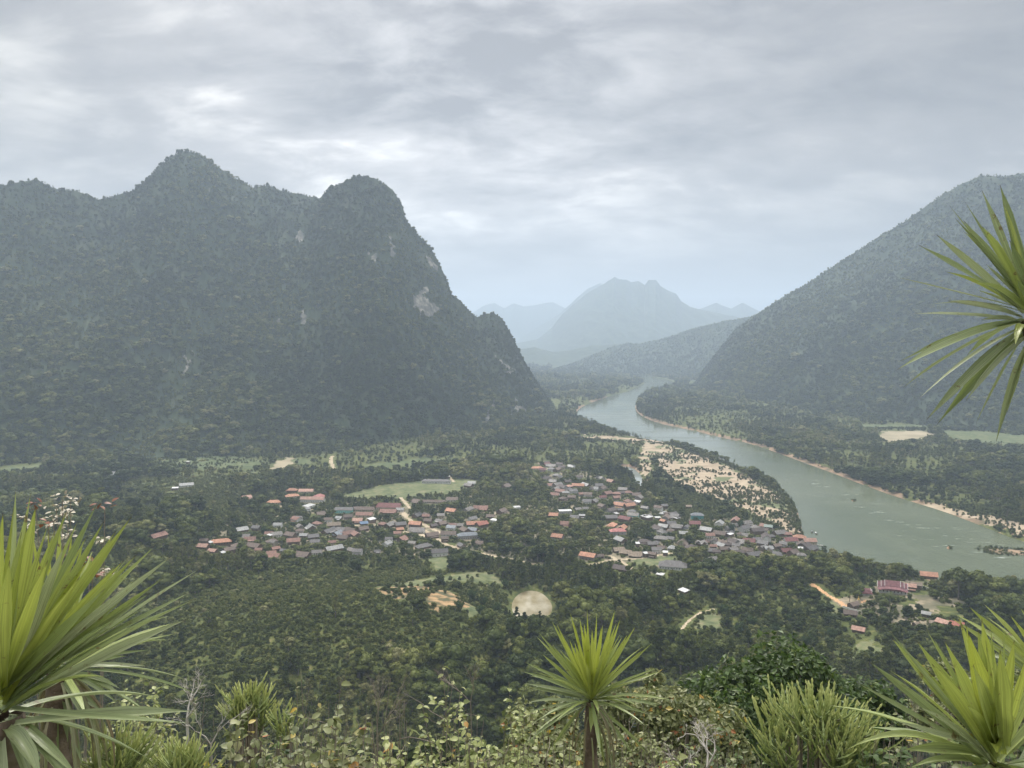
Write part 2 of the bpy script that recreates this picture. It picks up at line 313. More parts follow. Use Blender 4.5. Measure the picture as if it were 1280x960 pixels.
# ------------------------------------------------------------------ mountains from their ridge lines
# each: ridge pixels (u,v) with ridge range r1 and foot range r0
def mountain(name, ridge, nth, nt, amp, sp_scale, mat, seed, back=1.0, pw=1.5, crest=6, cliffs=(), gul=None):
    ridge = np.array(ridge, float); th, te = az_tan(ridge[:, 0], ridge[:, 1]); o = np.argsort(th); th, te, ridge = th[o], te[o], ridge[o]
    T = np.linspace(th[0], th[-1], nth); TE = np.interp(T, th, te); R1 = np.interp(T, th, ridge[:, 2]); R0 = np.interp(T, th, ridge[:, 3])
    H = np.maximum(CAMZ + TE * R1, -20)
    t = np.concatenate([np.linspace(-.12, 1, nt), np.linspace(1, 1 + back, nt // 4)[1:]])
    TT, tt = np.meshgrid(T, t, indexing='ij'); RR = R0[:, None] + (R1 - R0)[:, None] * tt
    X = RR * np.sin(TT); Y = RR * np.cos(TT)
    f = np.where(tt <= 1, np.sign(tt) * (.45 * np.abs(tt) + .55 * np.abs(tt) ** pw), 1 - (tt - 1) ** 1.2 * 1.1)
    Z = H[:, None] * f
    win = np.clip(tt, 0, 1) ** .7 * np.clip(1.01 - tt, 0, 1) ** .5 * 1.6
    hs = np.clip(H[:, None] / H.max(), .05, 1)
    spur = fbm(X + Y * .25, Y * .35, sp_scale, 5, seed, True) - .55
    Z = Z + (spur * amp + (fbm(X + Y * .4, Y * .3, sp_scale * .38, 4, seed + 2, True) - .55) * amp * .32) * win * hs + (fbm(X, Y, sp_scale * .18, 3, seed + 5) - .5) * crest * 2 * np.clip(tt * 3, 0, 1) * hs
    if gul: Z = gul(X, Y, Z, tt)
    n1, n2 = Z.shape; idx = np.arange(n1 * n2).reshape(n1, n2)
    Q = np.stack([idx[:-1, :-1], idx[1:, :-1], idx[1:, 1:], idx[:-1, 1:]], -1).reshape(-1, 4)[:, ::-1]
    V = np.stack([X, Y, Z], -1).reshape(-1, 3)
    me = np_mesh(name, V, Q, True)
    ob = link(name, me, mat, kind='structure')
    rock = np.zeros(len(V), bool)
    if cliffs:
        u, v = pix(V[:, 0], V[:, 1], V[:, 2]); fr = (tt <= 1.0).ravel()
        un = u + (fbm(V[:, 0], V[:, 2], 30, 4, 3) - .5) * 22; vn = v + (fbm(V[:, 0], V[:, 2], 22, 4, 9) - .5) * 26
        for c in cliffs: rock |= inpoly(un, vn, np.array(c, float)) & fr
        me.materials.append(MAT['cliff']); me.polygons.foreach_set('material_index', rock[Q].sum(1).__ge__(3).astype(np.int32)); me.update()
    return dict(ob=ob, X=X, Y=Y, Z=Z, t=tt, rock=rock.reshape(n1, n2))

M1R = [(-420, 330, 2560, 1700), (-300, 270, 2560, 1700), (-150, 235, 2560, 1730), (-60, 238, 2560, 1740), (0, 233, 2560, 1740), (25, 228, 2560, 1740), (45, 225, 2560, 1740), (62, 231, 2560, 1740), (75, 236, 2560, 1740), (105, 240, 2560, 1740), (122, 246, 2560, 1740), (140, 243, 2560, 1740),
       (165, 240, 2560, 1740), (178, 234, 2560, 1740), (190, 224, 2560, 1740), (205, 212, 2560, 1740), (216, 203, 2560, 1740), (226, 197, 2560, 1740), (240, 197, 2560, 1740), (256, 204, 2560, 1740), (272, 213, 2560, 1740), (288, 227, 2560, 1740), (300, 234, 2560, 1740), (318, 241, 2560, 1740),
       (335, 238, 2560, 1740), (352, 239, 2560, 1740), (372, 242, 2560, 1740), (390, 247, 2560, 1740), (410, 252, 2560, 1740), (440, 262, 2580, 1800), (500, 320, 2640, 1900), (560, 400, 2700, 2100), (620, 470, 2800, 2400)]
M2R = [(165, 560, 1800, 1660), (190, 525, 1920, 1650), (225, 470, 2060, 1650), (262, 408, 2200, 1660), (300, 352, 2300, 1660), (340, 305, 2380, 1670), (370, 276, 2400, 1680), (393, 254, 2400, 1690), (405, 247, 2380, 1700), (416, 237, 2340, 1700), (430, 229, 2300, 1710), (448, 224, 2300, 1720), (468, 223, 2300, 1730),
       (480, 228, 2300, 1740), (492, 238, 2300, 1750), (501, 252, 2290, 1770), (506, 268, 2290, 1780), (511, 279, 2290, 1790), (524, 294, 2290, 1800), (538, 308, 2290, 1830), (546, 323, 2300, 1850), (553, 338, 2300, 1870), (560, 352, 2310, 1880), (564, 367, 2320, 1900), (576, 377, 2350, 1930), (588, 390, 2380, 1960),
       (597, 397, 2420, 1990), (606, 393, 2440, 2010), (618, 393, 2460, 2040), (627, 399, 2480, 2060), (636, 414, 2500, 2090), (645, 431, 2520, 2130), (652, 446, 2540, 2170), (660, 460, 2560, 2200), (670, 477, 2600, 2260), (684, 497, 2650, 2340), (698, 516, 2700, 2450)]
M3R = [(862, 486, 4100, 3700), (872, 475, 4000, 3500), (880, 462, 3900, 3350), (892, 446, 3800, 3250), (905, 430, 3750, 3150), (920, 412, 3700, 3050), (940, 397, 3650, 2950), (955, 388, 3620, 2880), (980, 371, 3600, 2760), (1000, 360, 3600, 2680), (1030, 340, 3570, 2600), (1060, 320, 3550, 2540), (1100, 294, 3500, 2480),
       (1130, 275, 3480, 2440), (1155, 258, 3460, 2400), (1180, 242, 3440, 2380), (1200, 233, 3430, 2360), (1225, 226, 3420, 2340), (1250, 224, 3420, 2320), (1265, 220, 3420, 2310), (1290, 214, 3420, 2300), (1350, 205, 3400, 2300), (1450, 230, 3400, 2300), (1560, 300, 3400, 2300), (1700, 420, 3400, 2400)]
M4R = [(690, 462, 5700, 5000), (722, 452, 5700, 5000), (745, 442, 5700, 5000), (768, 433, 5700, 5000), (785, 429, 5700, 5000), (800, 430, 5700, 5000), (825, 424, 5700, 4950), (845, 418, 5600, 4900), (862, 412, 5500, 4800), (880, 407, 5400, 4700), (905, 402, 5400, 4600), (935, 396, 5400, 4500), (1000, 380, 5400, 4400), (1080, 400, 5400, 4400)]
M5R = [(600, 440, 9800, 8800), (640, 430, 9800, 8500), (672, 424, 9800, 8300), (690, 410, 9800, 8100), (703, 393, 9800, 8000), (717, 380, 9800, 7800), (730, 370, 9800, 7600), (742, 362, 9800, 7600), (756, 355, 9800, 7600), (763, 350, 9800, 7600), (768, 346, 9800, 7600), (774, 349, 9800, 7600), (782, 349, 9800, 7600), (789, 353, 9800, 7600), (798, 352, 9800, 7600), (806, 356, 9800, 7600), (811, 349, 9800, 7600),
       (814, 350, 9800, 7600), (820, 350, 9800, 7600), (826, 358, 9800, 7600), (836, 364, 9800, 7600), (845, 368, 9800, 7600), (852, 378, 9800, 7600), (862, 384, 9800, 7600), (880, 388, 9800, 7600), (900, 392, 9800, 7700), (940, 402, 9800, 7800), (1000, 420, 9800, 8000)]
M5B = [(640, 430, 12500, 11000), (700, 392, 12500, 11000), (722, 372, 12500, 11000), (736, 360, 12500, 11000), (750, 354, 12500, 11000), (762, 360, 12500, 11000), (800, 380, 12500, 11000), (870, 388, 12500, 11000), (880, 384, 12500, 11000), (895, 378, 12500, 11000), (905, 383, 12500, 11000), (914, 386, 12500, 11000), (928, 379, 12500, 11000), (938, 384, 12500, 11000), (960, 395, 12500, 11000), (1050, 400, 12500, 11000)]
M5C = [(520, 410, 14500, 13000), (590, 392, 14500, 13000), (604, 382, 14500, 13000), (618, 378, 14500, 13000), (630, 385, 14500, 13000), (642, 378, 14500, 13000), (654, 383, 14500, 13000), (668, 382, 14500, 13000), (690, 377, 14500, 13000), (704, 384, 14500, 13000), (740, 400, 14500, 13000), (800, 420, 14500, 13000)]
M6R = [(560, 446, 6900, 6300), (640, 438, 6900, 6300), (668, 434, 6900, 6300), (690, 440, 6900, 6300), (712, 438, 6900, 6300), (740, 432, 6900, 6300), (770, 431, 6900, 6300), (820, 440, 6900, 6300), (900, 445, 6900, 6300)]
cl2 = [[(512, 365), (524, 362), (540, 372), (546, 388), (540, 400), (528, 392), (514, 378)], [(460, 316), (466, 312), (474, 322), (470, 330), (463, 326)], [(374, 390), (380, 386), (384, 400), (379, 412), (374, 404)],
       [(535, 316), (541, 318), (548, 334), (544, 340), (538, 330)], [(608, 502), (614, 500), (617, 520), (611, 526)], [(618, 440), (630, 446), (640, 462), (632, 462)], [(372, 290), (378, 286), (380, 300), (374, 302)], [(485, 300), (490, 300), (494, 316), (488, 318)],
       [(642, 505), (650, 503), (652, 513), (645, 516)], [(345, 395), (350, 392), (352, 402), (346, 404)]]
cl1 = [[(228, 452), (234, 446), (240, 430), (237, 460), (229, 476)], [(219, 418), (223, 416), (222, 428)], [(258, 235), (262, 232), (263, 244)], [(205, 300), (209, 300), (208, 310)]]
m1 = mountain('limestone_mountain', M1R, 560, 260, 330, 360, MAT['hill'], 3, cliffs=cl1, crest=3)
m2 = mountain('limestone_mountain', M2R, 480, 240, 260, 280, MAT['hill'], 21, cliffs=cl2, pw=1.35)
m3 = mountain('forested_mountain', M3R, 460, 240, 270, 380, MAT['hill'], 33, pw=1.2)
m4 = mountain('distant_hill', M4R, 260, 120, 90, 420, MAT['hill'], 41)
m5 = mountain('distant_mountain', M5R, 420, 120, 300, 800, MAT['hill'], 53, crest=14)
m5b = mountain('distant_mountain', M5B, 200, 60, 200, 900, MAT['hill'], 57, crest=10)
m5c = mountain('distant_mountain', M5C, 160, 50, 160, 900, MAT['hill'], 61, crest=10)
m6 = mountain('distant_hill', M6R, 200, 60, 30, 500, MAT['hill'], 71, crest=8)

# ------------------------------------------------------------------ ground sheet, split into the kinds of cover
def ground_grid():
    th = np.concatenate([np.linspace(-180, -42, 60)[:-1], np.linspace(-42, 42, 900), np.linspace(42, 180, 60)[1:]]) * math.pi / 180
    r = [0.25]
    while r[-1] < 17000:
        q = r[-1]; r.append(q * (1.12 if q < 40 else 1.05 if q < 300 else 1.0042 if q < 1700 else 1.009 if q < 5200 else 1.04))
    r = np.array(r); TT, RR = np.meshgrid(th, r, indexing='ij'); X = RR * np.sin(TT); Y = RR * np.cos(TT)
    wd = waterdist(X, Y); Z = ground(X, Y, wd); n1, n2 = X.shape; idx = np.arange(n1 * n2).reshape(n1, n2)
    Q = np.stack([idx[:-1, :-1], idx[1:, :-1], idx[1:, 1:], idx[:-1, 1:]], -1).reshape(-1, 4)[:, ::-1]
    V = np.stack([X, Y, Z], -1).reshape(-1, 3); return V, Q, wd.ravel()
GV, GQ, GWD = ground_grid()
fc = GV[GQ].mean(1); fx, fy = fc[:, 0], fc[:, 1]; fwd = GWD[GQ].mean(1)
cls = np.zeros(len(GQ), np.int32)
NAMES = ['ground', 'pasture_ground', 'crop_field', 'dry_field', 'sandbank', 'river_bank', 'village_ground', 'dirt_road', 'clay_road', 'hillside_soil']
CM = ['ground', 'grass', 'crop', 'dry', 'sand', 'bank', 'dirt', 'road', 'orangeroad', 'soil']
jx = fx + (fbm(fx, fy, 22, 4, 91) - .5) * 34; jy = fy + (fbm(fx, fy, 22, 4, 92) - .5) * 60
for c, polys in ((6, [VILL, TEMP]), (2, CROP), (3, DRYF), (1, GRASS), (9, SOIL), (4, SAND)):
    for p in polys:
        k_ = .25 if p is GRASS[0] else 1.0; cls[inpoly(fx + (jx - fx) * k_, fy + (jy - fy) * k_, p)] = c
nn = fbm(fx, fy, 26, 4, 44); cls[(cls == 6) & (nn < .46)] = 0
cls[(cls == 4) & (fbm(fx, fy, 30, 4, 45) < .37)] = 1
cls[(fwd < 9 + 8 * fbm(fx, fy, 60, 3, 12)) & (fwd > -4) & (fwd < 30) & (cls != 4) & (np.hypot(fx, fy) < 3200) & (segdist(fx, fy, POND, True, 80) > 60) & (fbm(fx, fy, 45, 4, 13) > .38)] = 5
for lst, c in ((PATH, 7), (ROADS, 7), (CLAY, 8)):
    for ln, w in lst: cls[segdist(fx, fy, ln, False, 30) < w * (.45 + .6 * fbm(fx, fy, 12, 2, 3))] = c
for i, (nm, mk) in enumerate(zip(NAMES, CM)):
    q = GQ[cls == i]
    if not len(q): continue
    u_, inv = np.unique(q, return_inverse=True)
    link(nm, np_mesh(nm, GV[u_], inv.reshape(-1, 4), True), MAT[mk], kind='structure')
# water sheets
for nm, poly, lvl, mk in (('river', RIVER, -1.25, 'river'), ('pond', POND, -1.25, 'pond'), ('inlet', INLET, -1.25, 'inlet')):
    ins = inpoly(fx, fy, poly) | (segdist(fx, fy, poly, True, 40) < (10 if nm == 'river' else 3))
    q = GQ[ins]; u_, inv = np.unique(q, return_inverse=True); V = GV[u_].copy(); V[:, 2] = lvl
    me = np_mesh(nm, V, inv.reshape(-1, 4), True)
    fo = np.zeros(len(V))
    if nm == 'river':
        for (a, b, ru, rv) in ((1195, 672, 60, 12), (1160, 676, 50, 7), (1062, 618, 32, 8), (1030, 607, 60, 5), (870, 541, 40, 4), (1240, 690, 60, 8), (1110, 645, 70, 6), (830, 470, 40, 5), (740, 500, 60, 3)):
            uu, vv = pix(V[:, 0], V[:, 1], V[:, 2]); fo = np.maximum(fo, np.exp(-(((uu - a) / ru) ** 2 + ((vv - b - (uu - a) * .28) / rv) ** 2)))
    add_attr(me, 'foam', fo); link(nm, me, MAT[mk], kind='structure')

# ------------------------------------------------------------------ the air of the valley
def build_haze():
    x0, x1, y0, y1, z0, z1 = -15500, 15500, -3000, 17500, -8, 1150
    V = [(x, y, z) for z in (z0, z1) for y in (y0, y1) for x in (x0, x1)]
    Q = [(0, 2, 3, 1), (4, 5, 7, 6), (0, 1, 5, 4), (2, 6, 7, 3), (0, 4, 6, 2), (1, 3, 7, 5)]
    m = bpy.data.materials.new('haze'); m.use_nodes = True; nt = m.node_tree; nt.nodes.clear()
    o = nt.nodes.new('ShaderNodeOutputMaterial'); v = nt.nodes.new('ShaderNodeVolumePrincipled')
    v.inputs['Color'].default_value = (0.67, 0.81, 1.0, 1); v.inputs['Density'].default_value = 0.00012; v.inputs['Anisotropy'].default_value = 0.25
    nt.links.new(v.outputs[0], o.inputs['Volume'])
    link('haze', np_mesh('haze', V, Q), m, kind='stuff')
build_haze()

# ------------------------------------------------------------------ tree shapes
def tube(pts, rads, n=6, twist=0.0, ribs=None):
    """tapered tube along a polyline -> verts, quads"""
    pts = np.asarray(pts, float); V = []; Q = []; up = np.array([0.3, 0.2, 1.0]); prev = None
    for i, p in enumerate(pts):
        t = pts[min(i + 1, len(pts) - 1)] - pts[max(i - 1, 0)]; t = t / (np.linalg.norm(t) + 1e-9)
        if prev is None:
            a = np.cross(t, up if abs(t[2]) < .9 else np.array([1., 0, 0]))
        else: a = prev - t * prev.dot(t)
        a /= np.linalg.norm(a) + 1e-9; prev = a; b = np.cross(t, a)
        for k in range(n):
            an = 2 * math.pi * k / n + twist * i; rr = rads[i] * (ribs[k % len(ribs)] if ribs is not None else 1)
            V.append(p + rr * (math.cos(an) * a + math.sin(an) * b))
    for i in range(len(pts) - 1):
        for k in range(n):
            Q.append((i * n + k, i * n + (k + 1) % n, (i + 1) * n + (k + 1) % n, (i + 1) * n + k))
    return np.array(V), np.array(Q)
class Acc:
    def __init__(s): s.V = []; s.Q = []; s.n = 0; s.A = []
    def add(s, V, Q, a=None):
        s.V.append(V); s.Q.append(np.asarray(Q) + s.n); s.n += len(V)
        if a is not None: s.A.append(np.broadcast_to(a, (len(V), np.shape(a)[-1])) if np.ndim(a) == 1 else a)
    def mesh(s, name, smooth_=False):
        return np_mesh(name, np.concatenate(s.V), np.concatenate(s.Q), smooth_)
def leafquads(rng, cen, nrm, size, flat=.6):
    """many small tilted leaf sprays"""
    n = len(cen); nr = nrm + rng.normal(0, flat, (n, 3)); nr /= np.linalg.norm(nr, axis=1)[:, None]
    a = np.cross(nr, rng.normal(0, 1, (n, 3))); a /= np.linalg.norm(a, axis=1)[:, None]; b = np.cross(nr, a)
    s = (size * rng.uniform(.55, 1.35, n))[:, None]; w = s * .62
    bend = nr * s * .25
    V = np.stack([cen - a * s - bend, cen - b * w, cen + a * s - bend, cen + b * w], 1).reshape(-1, 3)
    return V, np.arange(4 * n).reshape(n, 4)
ICO = None
def ico():
    global ICO
    if ICO is None:
        import bmesh
        bm = bmesh.new(); bmesh.ops.create_icosphere(bm, subdivisions=2, radius=1)
        ICO = (np.array([v.co[:] for v in bm.verts]), np.array([[v.index for v in f.verts] for f in bm.faces])); bm.free()
    return ICO
def make_tree(seed, H=12.0, R0=5.0, base=.25, nl=15, nleaf=80, ls=.62, shape='round', core=.84):
    rng = np.random.default_rng(seed); crown = Acc(); trunk = Acc(); lumps = []
    for k in range(nl):
        t = rng.uniform(0, 1); an = rng.uniform(0, 2 * math.pi)
        if shape == 'round': rad = R0 * math.sqrt(max(0, 1 - (1.7 * t - .75) ** 2)) * .72 * math.sqrt(rng.uniform(.2, 1)); lr = R0 * rng.uniform(.30, .50)
        elif shape == 'tall': rad = R0 * .55 * (1 - t * .75) * math.sqrt(rng.uniform(.1, 1)); lr = R0 * rng.uniform(.32, .46) * (1 - .45 * t)
        elif shape == 'column': rad = R0 * .15; lr = R0 * .75 * (1 - .75 * abs(t - .35)); t = k / nl
        else: t = rng.uniform(.45, 1); rad = R0 * .8 * math.sqrt(rng.uniform(.05, 1)); lr = R0 * rng.uniform(.18, .34)   # umbrella, broken
        z = H * base + (H * (1 - base) - lr * .8) * t + (0 if shape != 'umbrella' else -rad * .25)
        lumps.append((np.array([rad * math.cos(an), rad * math.sin(an), z]), lr))
    cen = []; nrm = []
    for c, lr in lumps:
        d = rng.normal(0, 1, (nleaf, 3)); d[:, 2] = np.abs(d[:, 2]) * .9 - .25 * rng.uniform(0, 1, nleaf); d /= np.linalg.norm(d, axis=1)[:, None]
        sq = np.array([1.12, 1.12, .78]); cen.append(c + d * sq * lr * rng.uniform(.72, 1.12, nleaf)[:, None]); nrm.append(d)
        V, T = ico(); Vn = V * sq * lr * core * (1 + .25 * (rng.uniform(0, 1, len(V))[:, None] - .5)) + c
        crown.add(Vn, np.concatenate([T, T[:, :1]], 1) if False else np.stack([T[:, 0], T[:, 1], T[:, 2], T[:, 2]], 1))
    V, Q = leafquads(rng, np.concatenate(cen), np.concatenate(nrm), ls, .38)
    lv = Acc(); lv.add(V, Q)
    # cores as triangles kept apart from the quads
    tv = np.concatenate(crown.V); tq = np.concatenate(crown.Q)[:, :3]
    me = bpy.data.meshes.new('crown'); Vall = np.concatenate([V, tv]).astype(np.float32); nq = len(Q); ntr = len(tq); tq = tq + len(V)
    me.vertices.add(len(Vall)); me.vertices.foreach_set('co', Vall.ravel()); me.loops.add(nq * 4 + ntr * 3)
    me.loops.foreach_set('vertex_index', np.concatenate([Q.ravel(), tq.ravel()]).astype(np.int32)); me.polygons.add(nq + ntr)
    me.polygons.foreach_set('loop_start', np.concatenate([np.arange(nq) * 4, nq * 4 + np.arange(ntr) * 3]).astype(np.int32))
    me.polygons.foreach_set('loop_total', np.concatenate([np.full(nq, 4), np.full(ntr, 3)]).astype(np.int32)); me.update(); me.validate()
    tr = .022 * H; top = H * (base + .45)
    pts = [np.array([math.sin(k * 1.3 + seed) * .12 * k, math.cos(k * .9 + seed) * .12 * k, top * k / 4 - (.8 if k == 0 else 0)]) for k in range(5)]
    trunk.add(*tube(pts, [tr * 1.5, tr, tr * .8, tr * .6, tr * .3], 6))
    for c, lr in lumps[:6]:
        s = pts[2] + (pts[3] - pts[2]) * rng.uniform(0, 1); e = c - np.array([0, 0, lr * .2]); mid = (s + e) / 2 - np.array([0, 0, .3]); trunk.add(*tube([s, mid, e], [tr * .5, tr * .35, tr * .12], 4))
    return me, trunk.mesh('trunk', True)
def make_bamboo(seed, H=11.0):
    rng = np.random.default_rng(seed); cen = []; nrm = []; cu = Acc()
    for k in range(26):
        an = rng.uniform(0, 6.28); reach = rng.uniform(1.2, 5.0); h = H * rng.uniform(.7, 1.0); p0 = np.array([math.cos(an), math.sin(an), 0]) * rng.uniform(0, .8)
        pts = []
        for i in range(7):
            t = i / 6; pts.append(p0 + np.array([math.cos(an) * reach * t ** 2.2, math.sin(an) * reach * t ** 2.2, h * (t - .16 * t ** 4 * reach / 3) - (.5 if i == 0 else 0)]))
        cu.add(*tube(pts, [.07, .065, .06, .05, .04, .03, .015], 4))
        n = 85; t = rng.uniform(.28, 1, n); q = np.array([[np.interp(tt, np.linspace(0, 1, 7), [p[j] for p in pts]) for j in range(3)] for tt in t])
        sp = .95 * np.sin(np.pi * np.clip(t * .9, 0, 1))[:, None] + .12; off = rng.normal(0, .55, (n, 3)) * sp; cen.append(q + off); nrm.append(off * .6 + np.array([math.cos(an) * .4, math.sin(an) * .4, .7]))
    V, Q = leafquads(rng, np.concatenate(cen), np.concatenate(nrm), .42, .5); a = Acc(); a.add(V, Q)
    return a.mesh('foliage'), cu.mesh('culms', True)
def make_palm(seed, H=11.0):
    rng = np.random.default_rng(seed); f = Acc(); t_ = Acc(); top = np.array([rng.normal(0, .5), rng.normal(0, .5), H])
    pts = [np.array([0, 0, -.5]), top * np.array([.2, .2, .35]), top * np.array([.6, .6, .7]), top]; t_.add(*tube(pts, [.24, .17, .15, .13], 7))
    for k in range(22):
        an = k * 2.4 + rng.uniform(-.2, .2); el = rng.uniform(-.35, 1.15); L = rng.uniform(2.8, 3.8); d = np.array([math.cos(an), math.sin(an), 0]); mid = []
        for i in range(9):
            t = i / 8; mid.append(top + d * L * t * math.cos(el * (1 - t * .5)) + np.array([0, 0, L * (math.sin(el) * t - .55 * t * t)]))
        mid = np.array(mid); side = np.cross(d, [0, 0, 1.0])
        for i in range(8):
            for s in (-1, 1):
                for j in (0, .5):
                    a = mid[i] * (1 - j) + mid[i + 1] * j; b = a + (mid[i + 1] - mid[i]) * .42; w = side * s * (.85 * math.sin(math.pi * (i + 1 + j) / 10) + .1) + (mid[i + 1] - mid[i]) * .8 + np.array([0, 0, -.28])
                    f.add(np.array([a, b, b * .15 + a * .85 + w, a + w * .98]), [[0, 1, 2, 3]])
    return f.mesh('fronds'), t_.mesh('trunk', True)
VAR = [make_tree(1, 12, 5.2), make_tree(2, 12, 4.6, .2, 17), make_tree(3, 12, 5.8, .3, 19), make_tree(4, 14, 4.0, .18, 15, shape='tall'), make_tree(5, 13, 3.4, .12, 13, shape='tall'),
       make_tree(6, 12, 4.4, .02, 14), make_tree(8, 14, 6.2, .45, 20, 70, .5, 'umbrella', .5), make_tree(9, 13, 5.4, .4, 17, 60, .5, 'umbrella', .55)]
VH = [12, 12, 12, 14, 13, 12, 14, 13]; VK = ['broadleaf_tree'] * 8
BAMB = [make_bamboo(11), make_bamboo(12)]; PALM = [make_palm(21), make_palm(22), make_palm(23)]
for a, b in VAR: a.materials.append(MAT['tree']); b.materials.append(MAT['bark'])
for a, b in BAMB: a.materials.append(MAT['bamboo']); b.materials.append(MAT['bamboo'])
for a, b in PALM: a.materials.append(MAT['tree']); b.materials.append(MAT['bark'])

# ------------------------------------------------------------------ naming places in labels
LM = [('the muddy pond', 665, 750), ('the tiered temple', 1112, 735), ('the school', 545, 603), ('the football field', 510, 615), ('the white roofed hall', 705, 639),
      ('the twin orange gables', 780, 630), ('the white ridged roof', 772, 662), ('the teal walled house', 871, 642), ('the river landing', 1004, 672), ('the grey villa', 845, 709),
      ('the aqua walled hall', 432, 637), ('the maroon hall', 487, 636), ('the edge orange roof', 276, 688), ('the salmon roofed compound', 375, 620), ('the lone orange roof', 672, 587),
      ('the long red roof', 594, 655), ('the bare eroded slope', 520, 778), ('the grey pavilion roof', 585, 669), ('the footpath clearing', 868, 785), ('the orange clay road', 1036, 748), ('the still backwater', 797, 595),
      ('the lane orange roof', 736, 698), ('the thatched roofs', 792, 694), ('the wide green grove', 950, 730), ('the centre yucca', 739, 876), ('the dry twig thicket', 860, 930), ('the left yucca', 60, 800)]
ORD = ['nearest', 'second nearest', 'third nearest', 'fourth nearest', 'fifth nearest', 'sixth nearest', 'seventh nearest', 'eighth nearest', 'ninth nearest', 'tenth nearest', 'eleventh nearest', 'twelfth nearest', 'thirteenth nearest', 'fourteenth nearest', 'fifteenth nearest', 'sixteenth nearest', 'seventeenth nearest', 'eighteenth nearest', 'nineteenth nearest', 'twentieth nearest']
PEND = []
def place_label(o, phrase, u, v): PEND.append((o, phrase, u, v))
def flush_labels():
    groups = {}
    for o, ph, u, v in PEND:
        best = min(LM, key=lambda l: math.hypot(l[1] - u, (l[2] - v) * 1.6) + (0 if math.hypot(l[1] - u, l[2] - v) > 5 else 500)); dx, dy = u - best[1], (v - best[2]) * 1.6
        side = ('right of' if dx > 0 else 'left of') if abs(dx) > abs(dy) else ('in front of' if dy > 0 else 'behind')
        groups.setdefault((ph, side, best[0]), []).append((math.hypot(dx, dy), o))
    for (ph, side, lm), lst in groups.items():
        lst.sort(key=lambda q: q[0])
        for k, (_, o) in enumerate(lst):
            o['label'] = f'{ph} {side} {lm}' + (f', {ORD[min(k, 19)]}' if len(lst) > 1 else '')
            if k > 19: o['label'] = f'{ph} farther {side} {lm}'; o['group'] = f'{ph} farther {side} {lm}'

# ------------------------------------------------------------------ the village
ROOFC = {'orange': (.40, .20, .125), 'salmon': (.38, .225, .17), 'red': (.33, .12, .08), 'redbrown': (.22, .12, .09), 'maroon': (.16, .06, .055), 'brown': (.13, .095, .075), 'darkbrown': (.085, .065, .058), 'grey': (.16, .145, .13),
         'darkgrey': (.10, .092, .088), 'palegrey': (.27, .27, .26), 'bluegrey': (.165, .185, .205), 'white': (.52, .52, .51), 'greengrey': (.22, .28, .24), 'thatch': (.23, .18, .13), 'blue': (.16, .24, .36), 'pinkred': (.42, .17, .15)}
WALLC = {'white': (.70, .69, .65), 'timber': (.16, .115, .08), 'cream': (.50, .44, .33), 'aqua': (.28, .62, .58), 'teal': (.10, .33, .33), 'greywall': (.34, .33, .31), 'yellow': (.60, .48, .22), 'block': (.26, .22, .19)}
def roof_mat(nm, c):
    m, nt, N, L, b = mat_new('roof_' + nm)
    n = noise_node(N, L, .45, 5, .6); mr = N.new('ShaderNodeMapRange'); L.new(n, mr.inputs[0]); mr.inputs[1].default_value = .3; mr.inputs[2].default_value = .7; mr.inputs[3].default_value = .62; mr.inputs[4].default_value = 1.3
    oi = N.new('ShaderNodeObjectInfo'); m2 = N.new('ShaderNodeMapRange'); L.new(oi.outputs['Random'], m2.inputs[0]); m2.inputs[3].default_value = .8; m2.inputs[4].default_value = 1.2
    mm = N.new('ShaderNodeMath'); mm.operation = 'MULTIPLY'; L.new(mr.outputs[0], mm.inputs[0]); L.new(m2.outputs[0], mm.inputs[1])
    vm = N.new('ShaderNodeVectorMath'); vm.operation = 'SCALE'; vm.inputs[0].default_value = c; L.new(mm.outputs[0], vm.inputs['Scale']); L.new(vm.outputs[0], b.inputs['Base Color'])
    b.inputs['Roughness'].default_value = .5 if 'gr' in nm or nm == 'white' else .75
    wv = N.new('ShaderNodeTexWave'); wv.inputs['Scale'].default_value = 1.6; wv.bands_direction = 'X'; tc = N.new('ShaderNodeTexCoord'); L.new(tc.outputs['Object'], wv.inputs['Vector'])
    bp = N.new('ShaderNodeBump'); bp.inputs['Distance'].default_value = .06; L.new(wv.outputs[1], bp.inputs['Height']); L.new(bp.outputs[0], b.inputs['Normal']); return m
RM = {k: roof_mat(k, v) for k, v in ROOFC.items()}
WM = {k: surf('wall_' + k, [(0, tuple(x * .75 for x in v)), (1, v)], .5) for k, v in WALLC.items()}
WINM = surf('window_glass', [(0, (.03, .035, .04)), (1, (.05, .055, .06))], .5, .15); DOORM = surf('door_wood', [(0, (.10, .06, .035)), (1, (.16, .10, .06))], 1.0)
RIDGE_W = surf('white_ridge', [(0, (.65, .63, .6)), (1, (.8, .78, .75))], 1)
def box(x0, x1, y0, y1, z0, z1):
    V = np.array([(x, y, z) for z in (z0, z1) for y in (y0, y1) for x in (x0, x1)], float)
    return V, np.array([(0, 2, 3, 1), (4, 5, 7, 6), (0, 1, 5, 4), (2, 6, 7, 3), (0, 4, 6, 2), (1, 3, 7, 5)])
def slab(p, th=.16):
    """4 corner points (counter-clockwise from above) thickened downwards"""
    p = np.array(p, float); V = np.concatenate([p, p - [0, 0, th]]); return V, np.array([(0, 1, 2, 3), (7, 6, 5, 4), (0, 4, 5, 1), (1, 5, 6, 2), (2, 6, 7, 3), (3, 7, 4, 0)])
MESHC = {}
